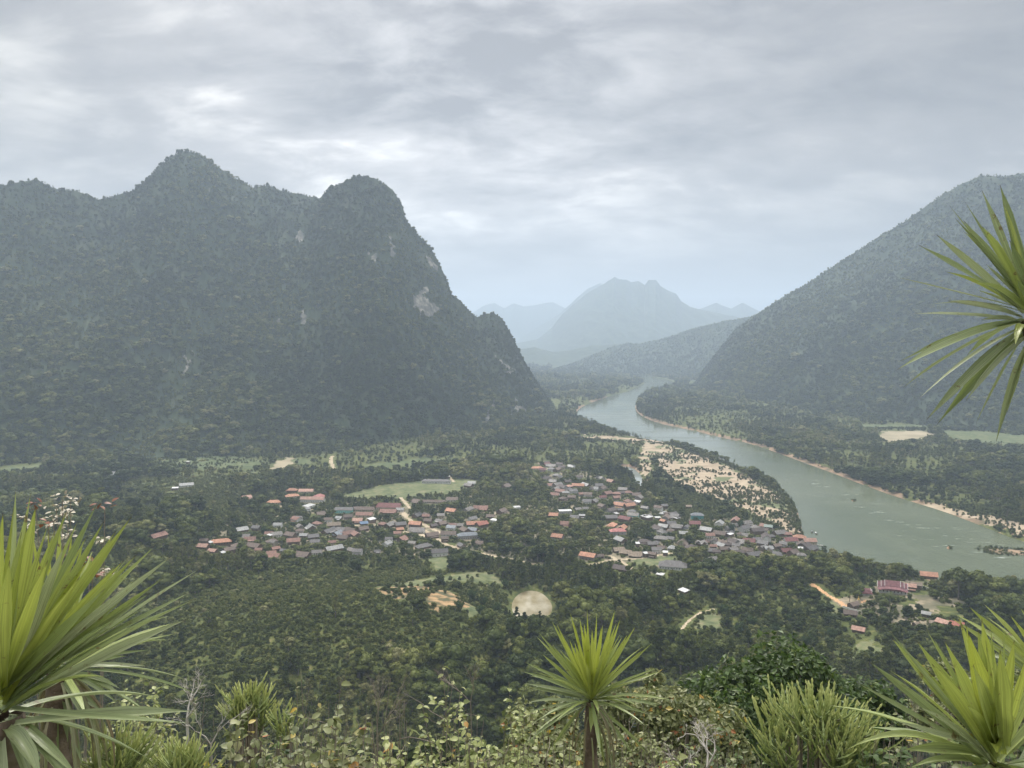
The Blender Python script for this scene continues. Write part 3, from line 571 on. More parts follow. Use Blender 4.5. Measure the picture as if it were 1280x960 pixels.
def roof_geo(w, d, zw, rh, hip, oh=.9):
    a = Acc(); W, D = w / 2 + oh, d / 2 + oh; ze = zw - oh * rh / (d / 2) * .8; zr = zw + rh
    hx = W - (D * .95 if hip else 0); hx = max(hx, .3)
    a.add(*slab([(-W, -D, ze), (W, -D, ze), (hx, 0, zr), (-hx, 0, zr)])); a.add(*slab([(W, D, ze), (-W, D, ze), (-hx, 0, zr), (hx, 0, zr)]))
    if hip:
        for s in (-1, 1): a.add(*slab([(s * W, -D * s, ze), (s * W, D * s, ze), (s * hx, .01 * s, zr), (s * hx, -.01 * s, zr)]))
    return a
def gable_geo(w, d, zw, rh):
    """walls with pointed gable ends"""
    a = Acc(); a.add(*box(-w / 2, w / 2, -d / 2, d / 2, -1.5, zw))
    for s in (-1, 1):
        x = s * (w / 2 - .08); y = d / 2 - .05
        V = np.array([(x - .08, -y, zw), (x + .08, -y, zw), (x + .08, y, zw), (x - .08, y, zw), (x - .08, -.03, zw + rh * .93), (x + .08, -.03, zw + rh * .93), (x + .08, .03, zw + rh * .93), (x - .08, .03, zw + rh * .93)])
        a.add(V, np.array([(0, 3, 2, 1), (4, 5, 6, 7), (0, 1, 5, 4), (2, 3, 7, 6), (1, 2, 6, 5), (3, 0, 4, 7)]))
    return a
def house(u, v, w, roof, wall='timber', phrase='', cat='house', d=None, zw=None, hip=False, rz=None, flat=False, detail=False, label=None, tiers=0, name='village_house', group=None, porch=False):
    th, te = az_tan(u, v); rng = random.Random(int(u * 131 + v * 17))
    zmid = (zw or 3.2) + 1.2
    r = -(CAMZ - zmid - 2.0) / te; x, y = float(r * math.sin(th)), float(r * math.cos(th))
    mw = w / F * r  # metres wide as seen
    if rz is None: rz = rng.choice([-35, -20, -8, 0, 10, 22, 40, 65, -60]) if not label else 0
    W = mw / max(.75, abs(math.cos(R(rz)))) * (.80 if not label else .92); D = d or max(4.5, min(W * .68, 9)); zw = zw or rng.choice([2.8, 3.2, 3.8, 4.6]); rh = D * (.30 if hip else .33)
    W, D, zw = round(W, 0), round(D * 2) / 2, zw
    if W < D * .8: W = D * .8
    gzv = gz(x, y)
    o = thing(name, label or phrase, cat, (x, y, gzv), R(rz), group)
    key = (W, D, zw, hip, flat, tiers)
    if key not in MESHC:
        if flat: ra = Acc(); ra.add(*slab([(-W / 2 - .5, -D / 2 - .5, zw), (W / 2 + .5, -D / 2 - .5, zw), (W / 2 + .5, D / 2 + .5, zw + .9), (-W / 2 - .5, D / 2 + .5, zw + .9)])); wa = Acc(); wa.add(*box(-W / 2, W / 2, -D / 2, D / 2, -1.5, zw - .17))
        else: ra = roof_geo(W, D, zw, rh, hip); wa = gable_geo(W, D, zw - .1, rh) if not hip else None
        if hip: wa = Acc(); wa.add(*box(-W / 2, W / 2, -D / 2, D / 2, -1.5, zw - .1))
        MESHC[key] = (ra, wa)
    ra, wa = MESHC[key]
    link('roof', ra.mesh('roof'), RM[roof], o); link('wall', wa.mesh('wall'), WM[wall], o)
    a = Acc(); a.add(*box(-.45, .45, -D / 2 - .05, -D / 2 + .02, 0, 2.0)); link('door', a.mesh('door'), DOORM, o)
    nwin = max(2, int(W / 2.6)) if detail else 2
    for k in range(nwin):
        xx = -W / 2 + W * (k + .5) / nwin
        if abs(xx) < .9: continue
        a = Acc(); a.add(*box(xx - .5, xx + .5, -D / 2 - .04, -D / 2 + .02, 1.0, 2.1)); link('window', a.mesh('window'), WINM, o)
    if porch or rng.random() < .25 and not flat and not label:
        a = Acc(); a.add(*slab([(-W * .3, -D / 2 - 3, 2.0), (W * .45, -D / 2 - 3, 2.0), (W * .45, -D / 2 - .6, 2.6), (-W * .3, -D / 2 - .6, 2.6)], .08)); pr = link('porch_roof', a.mesh('porch_roof'), RM[roof], o)
        for px_ in (-W * .28, W * .43):
            a = Acc(); a.add(*box(px_ - .07, px_ + .07, -D / 2 - 2.9, -D / 2 - 2.76, -.5, 1.93)); link('post', a.mesh('post'), WM['timber'], o)
    u2, v2 = pix(x, y, gzv + zmid)
    if not label: place_label(o, phrase, float(u2), float(v2))
    HOUSES.append((x, y, max(W, D) / 2)); return o
HOUSES = []
def Z(ox, oy, s, rows):
    for (x, y, w, c, *k) in rows:
        kw = k[0] if k else {}; u, v, ww = ox + x / s, oy + y / s, w / s
        big = ww > 17; desc = f"{'large' if big else 'small' if ww < 11 else 'mid sized'} {COLN[c]} roofed house"
        house(u, v, ww, c, phrase=desc, **kw)
COLN = {'orange': 'orange tile', 'salmon': 'salmon tile', 'red': 'brick red', 'redbrown': 'rusty red', 'maroon': 'maroon', 'brown': 'brown', 'darkbrown': 'dark brown', 'grey': 'grey', 'darkgrey': 'charcoal', 'palegrey': 'pale grey', 'bluegrey': 'blue grey',
        'white': 'white', 'greengrey': 'green grey', 'thatch': 'straw brown', 'blue': 'blue', 'pinkred': 'pink red'}
Z(240, 600, 6.4, [(230, 570, 160, 'orange', dict(hip=True, rz=20, detail=True, label='orange hip roofed house with white gable at the left village edge')), (95, 630, 90, 'salmon', dict(rz=-12)), (170, 655, 70, 'salmon', dict(rz=-20)), (100, 590, 65, 'brown'),
    (148, 586, 24, 'white', dict(flat=True)), (300, 630, 70, 'brown'), (250, 652, 34, 'white', dict(flat=True)), (335, 588, 60, 'brown'), (465, 510, 100, 'redbrown', dict(wall='cream', rz=8)), (500, 570, 125, 'brown', dict(rz=-25)), (535, 600, 60, 'redbrown'),
    (662, 632, 105, 'redbrown', dict(wall='yellow', rz=-20)), (675, 455, 80, 'grey', dict(wall='white', rz=30)), (622, 470, 26, 'white', dict(flat=True)), (790, 450, 95, 'brown', dict(rz=-30)), (812, 505, 110, 'redbrown', dict(rz=15)), (888, 612, 130, 'brown', dict(rz=-22)),
    (1000, 590, 90, 'grey', dict(wall='white', rz=10)), (895, 440, 70, 'palegrey'), (970, 450, 90, 'darkgrey'), (985, 490, 80, 'darkgrey', dict(wall='white')), (950, 372, 85, 'palegrey'), (1135, 355, 120, 'thatch', dict(rz=15)), (1095, 402, 120, 'darkgrey'),
    (1168, 440, 80, 'bluegrey'), (1135, 560, 130, 'palegrey', dict(rz=38)), (1235, 430, 90, 'redbrown'), (655, 180, 125, 'orange', dict(wall='cream', hip=True, rz=6, zw=3.2)), (802, 128, 110, 'orange', dict(hip=True, wall='cream')), (800, 88, 95, 'orange', dict(hip=True)),
    (915, 88, 120, 'salmon', dict(rz=0, label='salmon roofed long house behind the others of the salmon compound', wall='cream')), (965, 160, 200, 'salmon', dict(wall='white', rz=-4, detail=True, label='longest salmon tiled building of the compound left of the football field')), (1010, 130, 85, 'pinkred', dict(hip=True)), (935, 205, 85, 'white', dict(flat=True, wall='white')), (925, 240, 50, 'palegrey', dict(wall='white'))])
Z(420, 580, 5.333, [(55, 303, 125, 'darkgrey', dict(wall='aqua', d=9, rz=-3, zw=4.6, detail=True, label='long grey roofed two storey hall with aqua wall')), (188, 302, 145, 'brown', dict(wall='cream', d=9, rz=-3, detail=True, zw=3.6, label='long brown roofed building between aqua hall and maroon hall')),
    (190, 338, 135, 'redbrown', dict(rz=-4, wall='cream')), (355, 285, 165, 'maroon', dict(d=14, rz=-6, zw=4.6, detail=True, wall='cream', label='big maroon gabled hall at the left end of the football field')), (350, 315, 130, 'redbrown', dict(rz=-6)), (428, 305, 60, 'palegrey', dict(wall='white')),
    (670, 124, 205, 'darkgrey', dict(wall='white', d=8, rz=-4, zw=4.2, detail=True, label='long charcoal roofed white school building behind the football field', hip=True)), (655, 250, 160, 'brown', dict(wall='cream', d=7, rz=-6, detail=True, label='long low brown roofed block in front of the football field')), (775, 236, 90, 'brown', dict(wall='white', rz=-6)), (540, 252, 60, 'brown'),
    (145, 375, 75, 'salmon'), (185, 388, 50, 'blue'), (238, 372, 55, 'white', dict(flat=True)), (360, 400, 75, 'grey'), (430, 405, 75, 'darkgrey'), (425, 430, 50, 'orange'), (530, 402, 95, 'orange', dict(rz=-15)), (615, 380, 60, 'brown'), (542, 440, 115, 'grey', dict(wall='white', rz=-10)),
    (640, 475, 90, 'brown', dict(rz=30)), (770, 312, 75, 'orange', dict(rz=-30, wall='block')), (880, 305, 75, 'grey', dict(wall='greywall')), (955, 295, 95, 'redbrown', dict(wall='white', rz=-14)), (985, 305, 60, 'redbrown'), (928, 402, 125, 'orange', dict(rz=10, label='long red orange roofed house near the right end of the western village')), (912, 440, 70, 'bluegrey'),
    (750, 462, 125, 'brown', dict(wall='white', rz=-3)), (880, 475, 145, 'bluegrey', dict(hip=True, wall='greywall', rz=14, detail=True, zw=5, label='large blue grey hip roofed pavilion at the bend of the dirt road')), (770, 425, 70, 'bluegrey', dict(wall='white')), (822, 410, 60, 'grey'), (710, 395, 60, 'brown'), (585, 548, 105, 'darkgrey', dict(hip=True)),
    (690, 596, 120, 'darkgrey', dict(wall='white', rz=15)), (145, 595, 75, 'darkgrey', dict(wall='white')), (50, 490, 80, 'brown'), (135, 470, 70, 'redbrown'), (650, 408, 40, 'darkbrown'), (1055, 380, 45, 'white', dict(flat=True, wall='white')), (1030, 352, 60, 'brown'), (905, 128, 60, 'palegrey', dict(wall='white')), (885, 150, 60, 'grey'),
    (540, 345, 60, 'darkgrey'), (10, 470, 60, 'bluegrey'), (600, 350, 55, 'redbrown'), (690, 380, 50, 'grey'), (860, 440, 70, 'brown'), (1130, 145, 70, 'brown'), (745, 92, 30, 'white', dict(flat=True)), (40, 440, 80, 'darkgrey'), (100, 450, 80, 'brown'), (180, 430, 60, 'brown'), (440, 500, 60, 'redbrown')])
Z(640, 560, 6.4, [(203, 172, 100, 'orange', dict(hip=True, wall='cream', label='lone orange hip roofed house at the upper forest edge of the village')), (310, 150, 90, 'grey'), (360, 178, 75, 'brown'), (350, 325, 80, 'grey'), (345, 368, 80, 'redbrown', dict(wall='white')), (455, 308, 60, 'salmon', dict(hip=True)), (530, 302, 115, 'orange', dict(rz=-12, wall='block')),
    (790, 272, 62, 'salmon', dict(rz=-60)), (425, 505, 105, 'white', dict(wall='greywall', rz=8, d=7, label='white flat roofed hall standing among trees left of the village core', flat=True)), (330, 540, 90, 'orange', dict(rz=-8)), (440, 608, 120, 'redbrown', dict(rz=-8)), (500, 552, 85, 'darkgrey'), (365, 702, 100, 'orange', dict(rz=-25, wall='block')),
    (858, 452, 90, 'orange', dict(rz=-32, zw=5, wall='greywall')), (938, 458, 85, 'orange', dict(rz=30, zw=5, label='right half of the twin orange gables in the village core')), (800, 608, 90, 'orange', dict(hip=True)), (845, 652, 130, 'pinkred', dict(hip=True, zw=5, wall='greywall', rz=8, label='pink red hip roofed house with white ridges in the village core')),
    (905, 562, 95, 'maroon', dict(rz=-40, zw=5)), (790, 557, 120, 'darkgrey', dict(rz=10)), (970, 532, 95, 'grey', dict(wall='aqua', zw=4.6)), (1078, 551, 85, 'white', dict(flat=True)), (1002, 436, 60, 'white', dict(flat=True)), (1165, 550, 50, 'white', dict(flat=True)), (1212, 575, 45, 'orange', dict(rz=-60)), (882, 627, 80, 'orange'),
    (835, 520, 30, 'white', dict(flat=True)), (560, 545, 50, 'palegrey')])
Z(680, 620, 6.857, [(378, 530, 125, 'orange', dict(rz=-30, wall='block', label='orange gabled house at the dirt lane above the muddy pond')), (660, 635, 135, 'darkbrown', dict(rz=-30)), (1105, 610, 240, 'darkgrey', dict(hip=True, wall='white', rz=-14, d=15, zw=3.6, detail=True, label='big charcoal hip roofed villa with white walls on the lower village edge')), (997, 696, 60, 'white', dict(flat=True)),
    (1198, 826, 75, 'white', dict(flat=True)), (860, 385, 110, 'darkbrown', dict(hip=True)), (925, 412, 95, 'darkgrey'), (1002, 355, 130, 'grey', dict(hip=True, rz=-20)), (965, 477, 95, 'darkgrey', dict(wall='white')), (1040, 502, 50, 'white', dict(flat=True)), (872, 516, 44, 'white', dict(flat=True)), (700, 490, 110, 'thatch', dict(rz=-20)), (780, 510, 130, 'thatch', dict(rz=-5)),
    (640, 465, 110, 'thatch', dict(rz=12)), (1130, 262, 95, 'grey'), (1180, 410, 85, 'brown', dict(wall='cream')), (802, 415, 34, 'white', dict(flat=True)), (655, 362, 95, 'palegrey'), (480, 520, 70, 'brown'), (930, 520, 60, 'brown')])
Z(840, 620, 5.818, [(183, 133, 92, 'bluegrey', dict(wall='teal', zw=5.6, rz=-5, hip=True, label='blue grey roofed two storey house with teal walls near the sandbank')), (165, 192, 90, 'maroon', dict(rz=-6)), (460, 172, 90, 'redbrown'), (540, 192, 80, 'grey'), (525, 222, 85, 'darkgrey', dict(wall='white', zw=4.6)), (620, 240, 105, 'darkbrown', dict(zw=5)),
    (685, 285, 70, 'darkbrown', dict(wall='white', zw=6.2, rz=78, label='tall white gable fronted house near the river landing')), (700, 222, 60, 'greengrey', dict(rz=-20)), (780, 268, 95, 'grey'), (928, 287, 85, 'orange', dict(hip=True, rz=-15, zw=4.2, label='bright orange hip roofed house right at the river landing')), (1000, 310, 85, 'salmon', dict(wall='cream', label='pale orange roofed house beside the landing, riverward of the bright orange one')),
    (862, 315, 110, 'maroon', dict(wall='white', rz=6)), (560, 320, 90, 'maroon', dict(rz=-20)), (485, 322, 85, 'grey', dict(rz=-30, wall='cream')), (350, 272, 80, 'brown'), (80, 355, 75, 'brown', dict(wall='cream')), (200, 495, 70, 'redbrown'), (290, 475, 80, 'grey'), (590, 430, 120, 'darkgrey'), (830, 390, 90, 'maroon'), (1010, 372, 95, 'darkgrey'), (935, 370, 32, 'white', dict(flat=True)),
    (422, 275, 42, 'white', dict(flat=True)), (210, 345, 55, 'grey'), (360, 352, 60, 'palegrey'), (380, 385, 80, 'brown'), (440, 385, 70, 'grey'), (290, 400, 80, 'darkgrey'), (700, 380, 70, 'palegrey'), (760, 360, 60, 'brown'), (35, 150, 40, 'white', dict(flat=True)), (40, 215, 80, 'grey'), (250, 235, 80, 'palegrey', dict(rz=-35)), (840, 270, 60, 'redbrown'), (940, 340, 60, 'brown'), (880, 410, 70, 'brown'), (120, 75, 45, 'thatch')])
Z(1010, 690, 4.741, [(715, 128, 80, 'orange', dict(rz=-20, label='orange tiled roof showing above the trees at the river by the temple')), (605, 215, 60, 'salmon', dict(rz=-20)), (640, 205, 60, 'thatch'), (250, 362, 75, 'brown', dict(rz=-20)), (800, 475, 55, 'salmon'), (880, 498, 55, 'red', dict(rz=-30, label='small brick red roof at the right behind foreground leaves')), (740, 465, 36, 'thatch'),
    (268, 312, 60, 'brown', dict(rz=30)), (300, 462, 60, 'salmon'), (640, 460, 30, 'thatch'), (700, 395, 40, 'palegrey')])
Z(0, 0, 1, [(233, 607, 17, 'palegrey', dict(wall='white')), (219, 611, 8, 'white', dict(flat=True)), (143, 592, 9, 'palegrey', dict(wall='white')), (235, 578, 4, 'white', dict(flat=True)), (198, 697, 18, 'redbrown'), (308, 622, 10, 'salmon'), (646, 634, 9, 'white', dict(flat=True, wall='white')), (602, 657, 14, 'red'), (604, 636, 12, 'redbrown'), (627, 640, 14, 'brown')])
# the tightly packed core
core = np.array([(668, 578), (700, 580), (742, 590), (772, 608), (800, 621), (832, 634), (858, 648), (905, 652), (960, 657), (1000, 668), (1022, 686), (1008, 697), (960, 700), (900, 694), (868, 686), (842, 690), (815, 684), (828, 660), (800, 648), (768, 640), (745, 655), (728, 640), (700, 624), (688, 606), (678, 596)], float)
rg = random.Random(5); tries = 0; made = 0
while made < 112 and tries < 6000:
    tries += 1; u = rg.uniform(665, 1022); v = rg.uniform(578, 700)
    if not inpoly(np.array([u]), np.array([v]), core)[0]: continue
    x, y = unp0([(u, v + 3.5)])[0]
    if any(math.hypot((x - a) * 1.0, (y - b) * .75) < 4.6 + c * .55 for a, b, c in HOUSES): continue
    c = rg.choices(['brown', 'darkbrown', 'grey', 'darkgrey', 'redbrown', 'palegrey', 'maroon', 'white'], [6, 7, 6, 7, 4, 2, 1.5, .5])[0]
    house(u, v, rg.uniform(8.5, 13), c, rg.choice(['timber', 'block', 'greywall', 'cream', 'timber', 'white']), phrase=f'{COLN[c]} roofed core house', hip=rg.random() < .25, group='houses packed in the village core'); made += 1
west = np.array([(300, 665), (350, 655), (400, 640), (470, 650), (560, 640), (620, 650), (600, 690), (560, 690), (500, 690), (440, 690), (370, 698), (300, 695)], float); made = 0; tries = 0
while made < 34 and tries < 4000:
    tries += 1; u = rg.uniform(300, 620); v = rg.uniform(640, 698)
    if not inpoly(np.array([u]), np.array([v]), west)[0]: continue
    x, y = unp0([(u, v + 3.5)])[0]
    if any(math.hypot(x - a, (y - b) * .8) < 6 + c for a, b, c in HOUSES): continue
    c = rg.choices(['brown', 'grey', 'redbrown', 'palegrey', 'darkgrey'], [6, 4, 4, 2, 3])[0]
    house(u, v, rg.uniform(8, 12), c, rg.choice(['timber', 'cream', 'white', 'block']), phrase=f'small {COLN[c]} roofed outlying house', hip=rg.random() < .2); made += 1
print('HOUSES', len(HOUSES))
# temple: stepped maroon roofs over white walls
def temple(u, v, W, D, rz, label, zw=5.0, tiers=3):
    x, y = unp0([(u, v)])[0]; o = thing('temple', label, 'temple', (x, y, gz(x, y)), R(rz)); rt = RM['maroonlight']
    wa = gable_geo(W * .92, D * .7, zw, D * .33); link('wall', wa.mesh('wall'), WM['white'], o)
    for k in range(tiers):
        w = W * (1 - .24 * k); z = zw - .6 + .75 * k; a = Acc(); zr = z + D * .42
        for s in (-1, 1):   # lower skirt and upper steep pitch on each side
            p = [(-w / 2, s * D * .56, z - .9), (w / 2, s * D * .56, z - .9), (w / 2, s * D * .3, z + .75), (-w / 2, s * D * .3, z + .75)]; q = [(-w / 2, s * D * .31, z + 1.0), (w / 2, s * D * .31, z + 1.0), (w / 2, 0, zr), (-w / 2, 0, zr)]
            if s > 0: p = p[::-1]; q = q[::-1]
            a.add(*slab(p)); a.add(*slab(q))
        rr = link('roof', a.mesh('roof'), rt, o)
        for s in (-1, 1):
            b = Acc(); b.add(*slab([(s * w / 2 - .18, -D * .32, z + 1.05), (s * w / 2 + .18, -D * .32, z + 1.05), (s * w / 2 + .18, 0, zr + .18), (s * w / 2 - .18, 0, zr + .18)])); b.add(*slab([(s * w / 2 + .18, D * .32, z + 1.05), (s * w / 2 - .18, D * .32, z + 1.05), (s * w / 2 - .18, 0, zr + .18), (s * w / 2 + .18, 0, zr + .18)]))
            link('gable_trim', b.mesh('gable_trim'), RIDGE_W, rr)
    n = int(W / 3)
    for k in range(n):
        xx = -W * .42 + W * .84 * k / (n - 1); a = Acc(); a.add(*box(xx - .4, xx + .4, -D * .35 - .06, -D * .35 + .02, 1, 3)); link('window', a.mesh('window'), WINM, o)
    HOUSES.append((x, y, W * .5)); return o
RM['maroonlight'] = roof_mat('temple_tile', (.24, .105, .11))
temple(1115, 746, 26, 13, -22, 'maroon tiered temple hall with white gables near the river')
temple(1083, 748, 9, 6.5, -12, 'small maroon tiered chapel left of the large temple hall', 3.2, 2)
# golden shrine beside the chapel
x, y = unp0([(1073, 757)])[0]; o = thing('shrine', 'small golden pointed shrine by the clay road at the temple', 'shrine', (x, y, gz(x, y)))
GOLD = surf('gold_paint', [(0, (.45, .28, .07)), (1, (.65, .45, .14))], 1, .4)
a = Acc(); a.add(*box(-1.6, 1.6, -1.6, 1.6, -.5, 1.4)); a.add(*box(-1.2, 1.2, -1.2, 1.2, 1.4, 2.4)); link('plinth', a.mesh('plinth'), WM['cream'], o)
a = Acc(); a.add(*tube([(0, 0, 2.4), (0, 0, 3.2), (0, 0, 3.5), (0, 0, 4.4), (0, 0, 6.5)], [1.1, 1.0, .6, .35, .03], 10)); link('spire', a.mesh('spire', True), GOLD, o)
# white wall of the temple ground, boats and pier on the river
def wall_run(pts, h, lab, mat, name='boundary_wall', cat='wall'):
    p = unp0(pts); c = p.mean(0); zc = gz(c[0], c[1]); o = Acc(); p3 = [(a - c[0], b - c[1]) for a, b in p]
    for (xa, ya), (xb, yb) in zip(p3[:-1], p3[1:]):
        n = np.array([-(yb - ya), xb - xa]); n = n / np.linalg.norm(n) * .12
        V = np.array([(xa - n[0], ya - n[1], -1.5), (xb - n[0], yb - n[1], -1.5), (xb + n[0], yb + n[1], -1.5), (xa + n[0], ya + n[1], -1.5), (xa - n[0], ya - n[1], h), (xb - n[0], yb - n[1], h), (xb + n[0], yb + n[1], h), (xa + n[0], ya + n[1], h)])
        o.add(V, np.array([(0, 3, 2, 1), (4, 5, 6, 7), (0, 1, 5, 4), (1, 2, 6, 5), (2, 3, 7, 6), (3, 0, 4, 7)]))
    q = link(name, o.mesh(name), mat); q.location = (c[0], c[1], zc); q['label'] = lab; q['category'] = cat
wall_run([(1150, 739), (1160, 743), (1168, 747)], 2.2, 'white boundary wall between the temple and the river trees', WM['white'])
wall_run([(1053, 764), (1066, 768), (1080, 772)], 1.6, 'white boundary wall in front of the golden shrine', WM['white'])
wall_run([(612, 668), (622, 676), (629, 686)], 1.2, 'pale fence running right of the blue grey pavilion', WM['cream'], 'fence', 'fence')
def boat(u, v, L, rz, label, roofc='bluegrey'):
    x, y = unp0([(u, v)])[0]; o = thing('riverboat', label, 'boat', (x, y, -1.25), R(rz), 'boats moored at the landing'); a = Acc(); secs = []
    for i in range(9):
        t = i / 8 * 2 - 1; w = .95 * (1 - abs(t) ** 2.6) + .03; zz = .45 + .55 * abs(t) ** 3; secs.append([(t * L / 2, -w, zz), (t * L / 2, -w * .6, -.15), (t * L / 2, w * .6, -.15), (t * L / 2, w, zz)])
    V = np.array(secs).reshape(-1, 3); Q = [(i * 4 + k, i * 4 + k + 1, i * 4 + k + 5, i * 4 + k + 4) for i in range(8) for k in range(3)]; a.add(V, np.array(Q)); V2 = V * np.array([.97, .9, 1]) + [0, 0, .02]; a.add(V2, np.array(Q)[:, ::-1])
    link('hull', a.mesh('hull', True), WM['timber'], o)
    a = Acc(); V = []
    for xx in (-L * .25, L * .25):
        for k in range(7):
            an = math.pi * k / 6; V.append((xx, .95 * math.cos(an), 1.15 + .75 * math.sin(an)))
    a.add(np.array(V), np.array([(k, k + 1, k + 8, k + 7) for k in range(6)])); a.add(np.array(V) + [0, 0, .05], np.array([(k, k + 7, k + 8, k + 1) for k in range(6)])); link('canopy', a.mesh('canopy', True), RM[roofc], o)
    for xx in (-L * .24, L * .24):
        for yy in (-.88, .88):
            a = Acc(); a.add(*box(xx - .04, xx + .04, yy - .04, yy + .04, .4, 1.3)); link('post', a.mesh('post'), WM['timber'], o)
boat(1015, 664, 11, 70, 'long canopied wooden boat nearest the village at the landing'); boat(1020, 666, 12, 80, 'long canopied wooden boat farther out in the river at the landing', 'white')
x, y = unp0([(1021, 680)])[0]; o = thing('pier', 'narrow floating pier at the river landing by orange roofs', 'pier', (x, y, -1.1), R(-38))
a = Acc(); a.add(*box(-7, 7, -.9, .9, 0, .3)); link('deck', a.mesh('deck'), WM['greywall'], o)
for s in (-1, 1):
    a = Acc(); a.add(*box(-7, 7, s * .85 - .05, s * .85 + .05, 1.1, 1.2)); 
    for k in range(6): a.add(*box(-6.9 + k * 2.76 - .05, -6.9 + k * 2.76 + .05, s * .85 - .045, s * .85 + .045, .3, 1.1))
    link('railing', a.mesh('railing'), WM['white'], o)

# ------------------------------------------------------------------ forest: where trees stand
GX0, GY0, GS = -1500.0, 300.0, 4.0; GNX, GNY = 900, 1100
gx, gy = np.meshgrid(GX0 + (np.arange(GNX) + .5) * GS, GY0 + (np.arange(GNY) + .5) * GS, indexing='ij')
clear = np.zeros((GNX, GNY), np.int8)        # 1 open low ground, 2 must stay visible
wdg = waterdist(gx, gy)
for p in SAND + DRYF + CROP + GRASS: clear[inpoly(gx, gy, p)] = 1
for p in DRYF: clear[inpoly(gx, gy, p)] = 2
for p in SOIL + [TEMP]: clear[inpoly(gx, gy, p) & (fbm(gx, gy, 20, 3, 4) > .45)] = 1
for ln, w in ROADS + CLAY + PATH: clear[segdist(gx, gy, ln, False, 40) < w + 3] = 2
hm = np.zeros_like(clear)
for (x, y, s) in HOUSES:
    i, j = int((x - GX0) / GS), int((y - GY0) / GS)
    if 2 < i < GNX - 3 and 2 < j < GNY - 3:
        k = int(math.ceil(s / GS)); sub = (slice(i - k, i + k + 1), slice(j - k, j + k + 1)); hm[sub] |= (np.hypot(gx[sub] - x, gy[sub] - y) < s + 3).astype(np.int8)
clear[hm > 0] = 3; clear[wdg < 1.5] = 4; clear[segdist(gx, gy, POND, True, 60) < 5] = 5; clear[inpoly(gx, gy, POND)] = 5
def look(x, y):
    i = np.floor((x - GX0) / GS).astype(int); j = np.floor((y - GY0) / GS).astype(int); ok = (i >= 0) & (i < GNX) & (j >= 0) & (j < GNY)
    r = np.zeros(x.shape, np.int8); r[ok] = clear[i[ok], j[ok]]; return r
def maxheight(x, y, rng):
    """how tall a tree here may be before it hides a clearing, a road, a house or the river behind it"""
    r = np.hypot(x, y); hmx = np.full(x.shape, 99.0); dx, dy = x / r, y / r
    for k in (4, 9, 15, 22, 30, 40, 52, 66, 84):
        c = look(x + dx * k, y + dy * k); lim = k * (CAMZ - 6) / r; h = np.where((c == 3) | (c == 2), lim + 1.5, np.where(c == 5, lim - 1, np.where(c == 4, lim + 7, np.where(c == 1, lim + 5, 99))))
        hmx = np.minimum(hmx, h)
    return hmx
rng = np.random.default_rng(11)
def sector(r0, r1, spacing, half=R(41)):
    n = int(half * (r1 ** 2 - r0 ** 2) / spacing ** 2); r = np.sqrt(rng.uniform(r0 ** 2, r1 ** 2, n)); t = rng.uniform(-half, half, n); return r * np.sin(t), r * np.cos(t)
mz_list = (m1, m2, m3, m4)
def in_mountain(x, y):
    th = np.arctan2(x, y); r = np.hypot(x, y); res = np.zeros(x.shape, bool)
    for rd in (M1R, M2R, M3R, M4R, M6R):
        a = np.array(rd, float); t, _ = az_tan(a[:, 0], a[:, 1]); o = np.argsort(t); r0 = np.interp(th, t[o], a[o, 3], left=1e9, right=1e9); r1 = np.interp(th, t[o], a[o, 2], left=2e9, right=2e9); res |= (r > r0) & (r < 2 * r1 - r0)
    return res
TREES = []   # x y z h kind tint
def emit(x, y, spacing, hlo, hhi, region):
    c = look(x, y); wd = waterdist(x, y); ok = (c == 0) & (wd > 3) & ~in_mountain(x, y)
    x, y = x[ok], y[ok]; n = len(x)
    mh = maxheight(x, y, rng); sl = slope(x, y); onslope = sl > 40
    u, v = pix(x, y, np.zeros(n)); dens = fbm(x, y, 130, 4, 31); patch = fbm(x, y, 70, 3, 62)
    vill = np.zeros(n, bool)
    for p in (VILL, TEMP): vill |= inpoly(x, y, p)
    opn = np.zeros(n, bool)
    for p in OPEN: opn |= inpoly(x + (fbm(x, y, 40, 3, 7) - .5) * 90, y + (fbm(x, y, 40, 3, 8) - .5) * 120, p)
    keep = rng.uniform(0, 1, n) < np.where(onslope, .9, np.where(vill, .55, np.where(opn, .16, np.where(dens > .44, 1.0, .5))))
    h = rng.uniform(hlo, hhi, n) * (.55 + .9 * patch) * np.clip(rng.lognormal(0, .28, n), .5, 1.7); h = np.where(dens < .40, h * .6, h); h = np.where(vill, h * .8, h); h = np.where(opn, h * rng.uniform(.3, .75, n), h); h = np.minimum(h, mh * rng.uniform(.8, 1.15, n))
    keep &= h > 1.3; x, y, h = x[keep], y[keep], h[keep]; patch = patch[keep]; n = len(x); z = ground(x, y)
    grove = fbm(x, y, 110, 2, 88); k = rng.integers(0, 6, n); k = np.where(grove > .58, rng.integers(3, 5, n), k); k = np.where(rng.uniform(0, 1, n) < .07, 6 + rng.integers(0, 2, n), k); k = np.where(h < 6.5, rng.choice([0, 2, 5], n), k)
    hue = fbm(x, y, 90, 3, 99); tint = np.clip(rng.normal(.38, .22, n) + (hue - .5) * 1.5, 0, .95); tint = np.where(h < 4, np.clip(tint + .12, 0, 1), tint)
    TREES.append(np.stack([x, y, z, h, k, tint], 1))
emit(*sector(140, 420, 7.5), 7.5, 9, 16, 's'); emit(*sector(420, 800, 7.0), 7.0, 8, 17, 'n'); emit(*sector(800, 1500, 7.8), 7.8, 8, 16, 'm'); emit(*sector(1500, 2700, 9), 9, 7, 14, 'f'); emit(*sector(2700, 5200, 17), 17, 12, 20, 'd'); emit(*sector(5200, 7000, 26, R(20)), 26, 14, 24, 'e')
